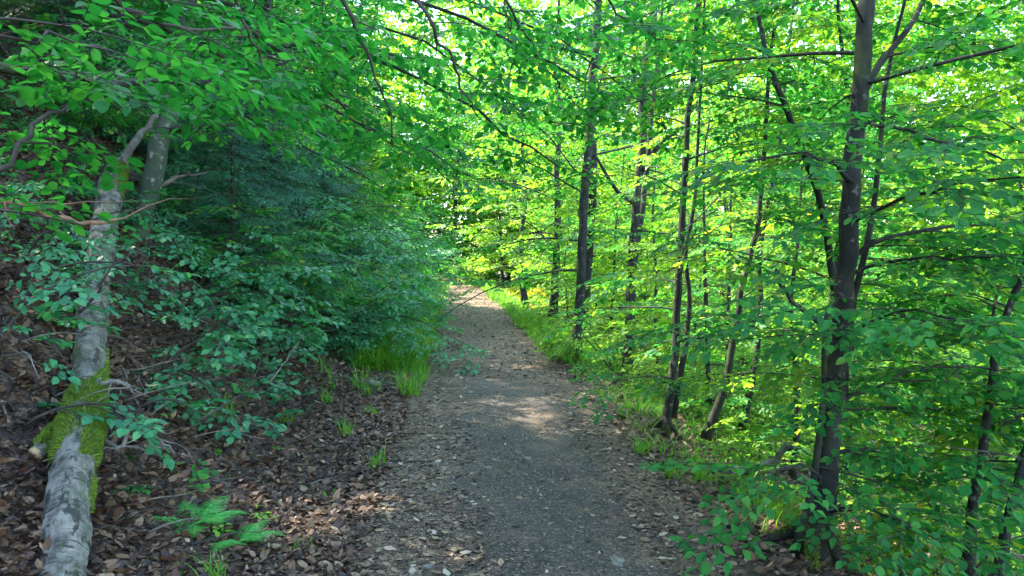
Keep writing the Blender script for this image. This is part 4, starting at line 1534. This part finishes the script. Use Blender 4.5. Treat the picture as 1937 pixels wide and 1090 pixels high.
def make_spruce(label, b, h, seed, dens=1.0, spread=1.5, group=None):
    rr = np.random.default_rng(seed)
    t = thing('spruce_tree', label, 'tree', b, group)
    g = Geo()
    tube(g, [(0, 0, -.2), (.02, 0, h * .5), (0, .03, h)], [.03 + h * .006, .02 + h * .003, .008], 8)
    g.obj('trunk', M_TWIG, t)
    g = Geo()
    it = []
    for z in np.arange(.15, h, .17 / dens):
        l0 = spread * (1 - z / h) ** .8 + .12
        k = 6
        a0 = rr.uniform(0, 6.28)
        for i in range(k):
            az = a0 + i * 6.283 / k + rr.normal(0, .2)
            l = l0 * rr.uniform(.7, 1.1)
            pts = limb_pts(rr, (0, 0, z), az, rr.uniform(-.1, .2), l, 5, .45, .08)
            tube(g, pts, np.linspace(.008, .003, 5), 3, 1, cap=False)
            for q in np.arange(.08, 1.01, .22 / max(l, .3)):
                f = min(q, .99) * 4
                kk = min(int(f), 3)
                p = pts[kk] + (pts[kk + 1] - pts[kk]) * (f - kk)
                for s in (1, -1, 0):
                    if s or q > .8:
                        it.append((*p, az + s * rr.uniform(.4, .9), rr.normal(-.2, .12), rr.normal(0, .25), rr.uniform(.7, 1.15) * min(1.0, .6 + l * .4)))
    it = np.array(it)
    pick = rr.integers(0, 2, len(it))
    for i in (0, 1):
        q = it[pick == i]
        instance(g, NEED[i], q[:, :3], rotmat(q[:, 3], q[:, 4], q[:, 5]), q[:, 6])
    g.obj('crown', [M_SPRUCE, M_TWIG], t)
    return t


s0 = make_spruce('young dark blue green spruce standing behind the shade shrubs', (-3.75, 10.2, float(H(-3.75, 10.2))), 3.4, 1, 1, 1.5)
SPS = [(-4.4, 13.5, 1.25, 'second spruce just beyond the young dark one'), (-3.9, 17.5, 1.1, 'spruce deeper among the shrubs toward the verge'), (-6.4, 12.5, 1.6, 'tall spruce up the bank behind the leaning trunk'),
       (-8.2, 15., 1.9, 'tallest spruce high up the shaded bank'), (-6.4, 19., 1.9, 'spruce on the bank behind the leafy overhang'), (-9.5, 11.5, 1.8, 'spruce on the upper bank above the snapped stem'),
       (-12, 17, 2.2, 'spruce near the top of the dark bank'), (-8.5, 24, 2.2, 'farthest spruce on the shaded bank')]
for i, (x, y, s, lab) in enumerate(SPS):
    copy_thing(s0, (x, y, float(H(x, y)) - .1), i * 1.3, s, lab, 'spruces on the shaded bank')

# ------------------------------------------------------------------ repeated trees: slope, far rows, bank


def proto(name, label, h, r, seed, kind, lm, cat='tree', **kw):
    rr = np.random.default_rng(seed)
    n = 7
    tp = np.stack([np.cumsum(rr.normal(0, .035 * h / 3, n)), np.cumsum(rr.normal(0, .035 * h / 3, n)), np.linspace(-.1, h, n)], -1)
    tp[0, :2] = 0
    return make_tree(name, label, cat, (0, 0, 0), tp, r, seed, kind, lm, M_BARK, **kw)


SAP = [proto('slope_beech', '', 4.6, .045, 500 + i, 'mid', M_BRIGHT if i != 1 else M_BEECH, first=.1, count=26, length=1.7, gap=.3, sec=.75, sgap=.19, el=(-.1, .4)) for i in range(3)]
BIG = [proto('far_beech', '', 10.5, .13, 520 + i, 'far', M_BRIGHT if i != 1 else M_BEECH, first=.05, count=54, length=3.3, gap=.34, sec=1.2, sgap=.2, el=(-.1, .45), tsides=0, droop=.5) for i in range(3)]
used = set()


def plant(protos, i, x, y, s, label, group, rz):
    root = protos[i % len(protos)]
    z = float(H(x, y)) - .05
    if root.name not in used:
        used.add(root.name)
        root.location = (x, y, z)
        root.rotation_euler = (0, 0, rz)
        root.scale = (s, s, s)
        root['label'] = label
        root['group'] = group
        return root
    return copy_thing(root, (x, y, z), rz, s, label, group)


rng = np.random.default_rng(600)
SLOPE = [(2.9, 6.6), (3.4, 8.6), (2.6, 9.9), (4.6, 10.2), (3.6, 12.0), (4.9, 13.6), (3.0, 14.6), (7.9, 13.4), (6.3, 15.2), (4.2, 16.6), (9.2, 12.0), (2.6, 17.6),
         (5.4, 18.4), (7.6, 17.2), (9.8, 15.6), (3.5, 20.2), (11.6, 14.0), (6.6, 21.4), (9.0, 20.4), (11.8, 18.6), (2.0, 21.0), (4.6, 23.8), (1.8, 26), (3.2, 28), (3.6, 5.4), (5.2, 6.3)]
for i, (x, y) in enumerate(SLOPE):
    plant(SAP, i, x + rng.normal(0, .15), y + rng.normal(0, .15), rng.uniform(.75, 1.15), 'thin stemmed sunlit young beech on the slope below the path', 'young beeches on the sunlit slope', rng.uniform(0, 6.28))
FAR = [(7, 26), (11, 25), (15, 24), (19, 22), (14, 30), (19, 29), (24, 27), (10, 32), (5, 33), (2, 36), (7, 38), (13, 38), (20, 37), (28, 34), (-.5, 42), (3, 45), (9, 46), (17, 46), (26, 44), (-4, 52), (0, 54), (5, 55),
       (12, 56), (22, 56), (33, 40), (36, 52), (-8, 60), (-2, 62), (4, 66), (14, 68), (28, 68), (24, 18), (30, 22), (36, 30), (44, 44)]
for i, (x, y) in enumerate(FAR):
    plant(BIG, i, x + rng.normal(0, .4), y + rng.normal(0, .4), rng.uniform(.85, 1.35), 'tall sunlit beech in the bright woods beyond the tree row', 'tall beeches in the bright woods', rng.uniform(0, 6.28))
BANK = [(-9.5, 28), (-12, 24), (-13.5, 28), (-24, 40), (-18, 22), (-20, 30), (-14, 8), (-18, 12), (-14, 54), (-28, 46), (-10, 19.5), (-6.2, 24), (-24, 18), (-26, 28), (-30, 38)]
for i, (x, y) in enumerate(BANK):
    plant(BIG, i + 1, x, y, rng.uniform(.8, 1.2), 'shaded beech among the trees on the steep bank', 'beeches up the steep bank', rng.uniform(0, 6.28))

# leafy ground cover of both slopes
cr = Crown(700, 'mid')
x, y, u = scatter(cr.rng, 2600, 4.5, 26, -9, -1.7, 1.1)
for a, b_ in zip(x, y):
    cr.spray((a, b_, float(H(a, b_)) + cr.rng.uniform(.05, .3)), cr.rng.uniform(0, 6.28), cr.rng.normal(.15, .2), cr.rng.normal(0, .25), cr.rng.uniform(.5, 1.0))
tag(cr.build(None, M_BRIGHT, 'undergrowth'), 'bright low leafy undergrowth on the slope below the path', 'undergrowth', kind='stuff')
cr = Crown(710, 'mid_round')
x, y, u = scatter(cr.rng, 1500, 6.0, 30, 2.0, 10, 1.1)
for a, b_ in zip(x, y):
    cr.spray((a, b_, float(H(a, b_)) + cr.rng.uniform(.05, .3)), cr.rng.uniform(0, 6.28), cr.rng.normal(.15, .2), cr.rng.normal(0, .25), cr.rng.uniform(.5, 1.0))
tag(cr.build(None, M_SHADE, 'undergrowth'), 'cool green low undergrowth on the shaded bank', 'undergrowth', kind='stuff')

# the woods far behind, one leafy mass
rng = np.random.default_rng(800)
cr = Crown(801, 'vfar')
n = 150000
ang = rng.uniform(-.95, .95, n)
dist = 48 + 50 * rng.random(n) ** .8
x, y = dist * np.sin(ang), dist * np.cos(ang)
hz = rng.random(n)
z = H(x, y) + hz * np.where(xc(y) - x > 3, .5, np.where(x > 4, 1.3, 1)) * (27 + 6 * np.sin(x * .31 + 2) + 4 * np.sin(y * .4 + x * .17)) + .1
keep = (np.sin(x * .9 + z * .5) + np.sin(y * .8 - z * .7) + np.sin(z * 1.1 + x * .4) > -2.3) & ((np.abs(x - xc(y)) > 2.2) | (y > 58))
it = np.stack([x, y, z, rng.uniform(0, 6.28, n), rng.normal(-.1, .25, n), rng.normal(0, .3, n), rng.uniform(.8, 1.5, n)], -1)[keep]
cr.items = [tuple(q) for q in it]
tag(cr.build(None, M_BRIGHT, 'distant_woods'), 'bright leafy woods filling the view far behind the tree row', 'woods', kind='stuff')
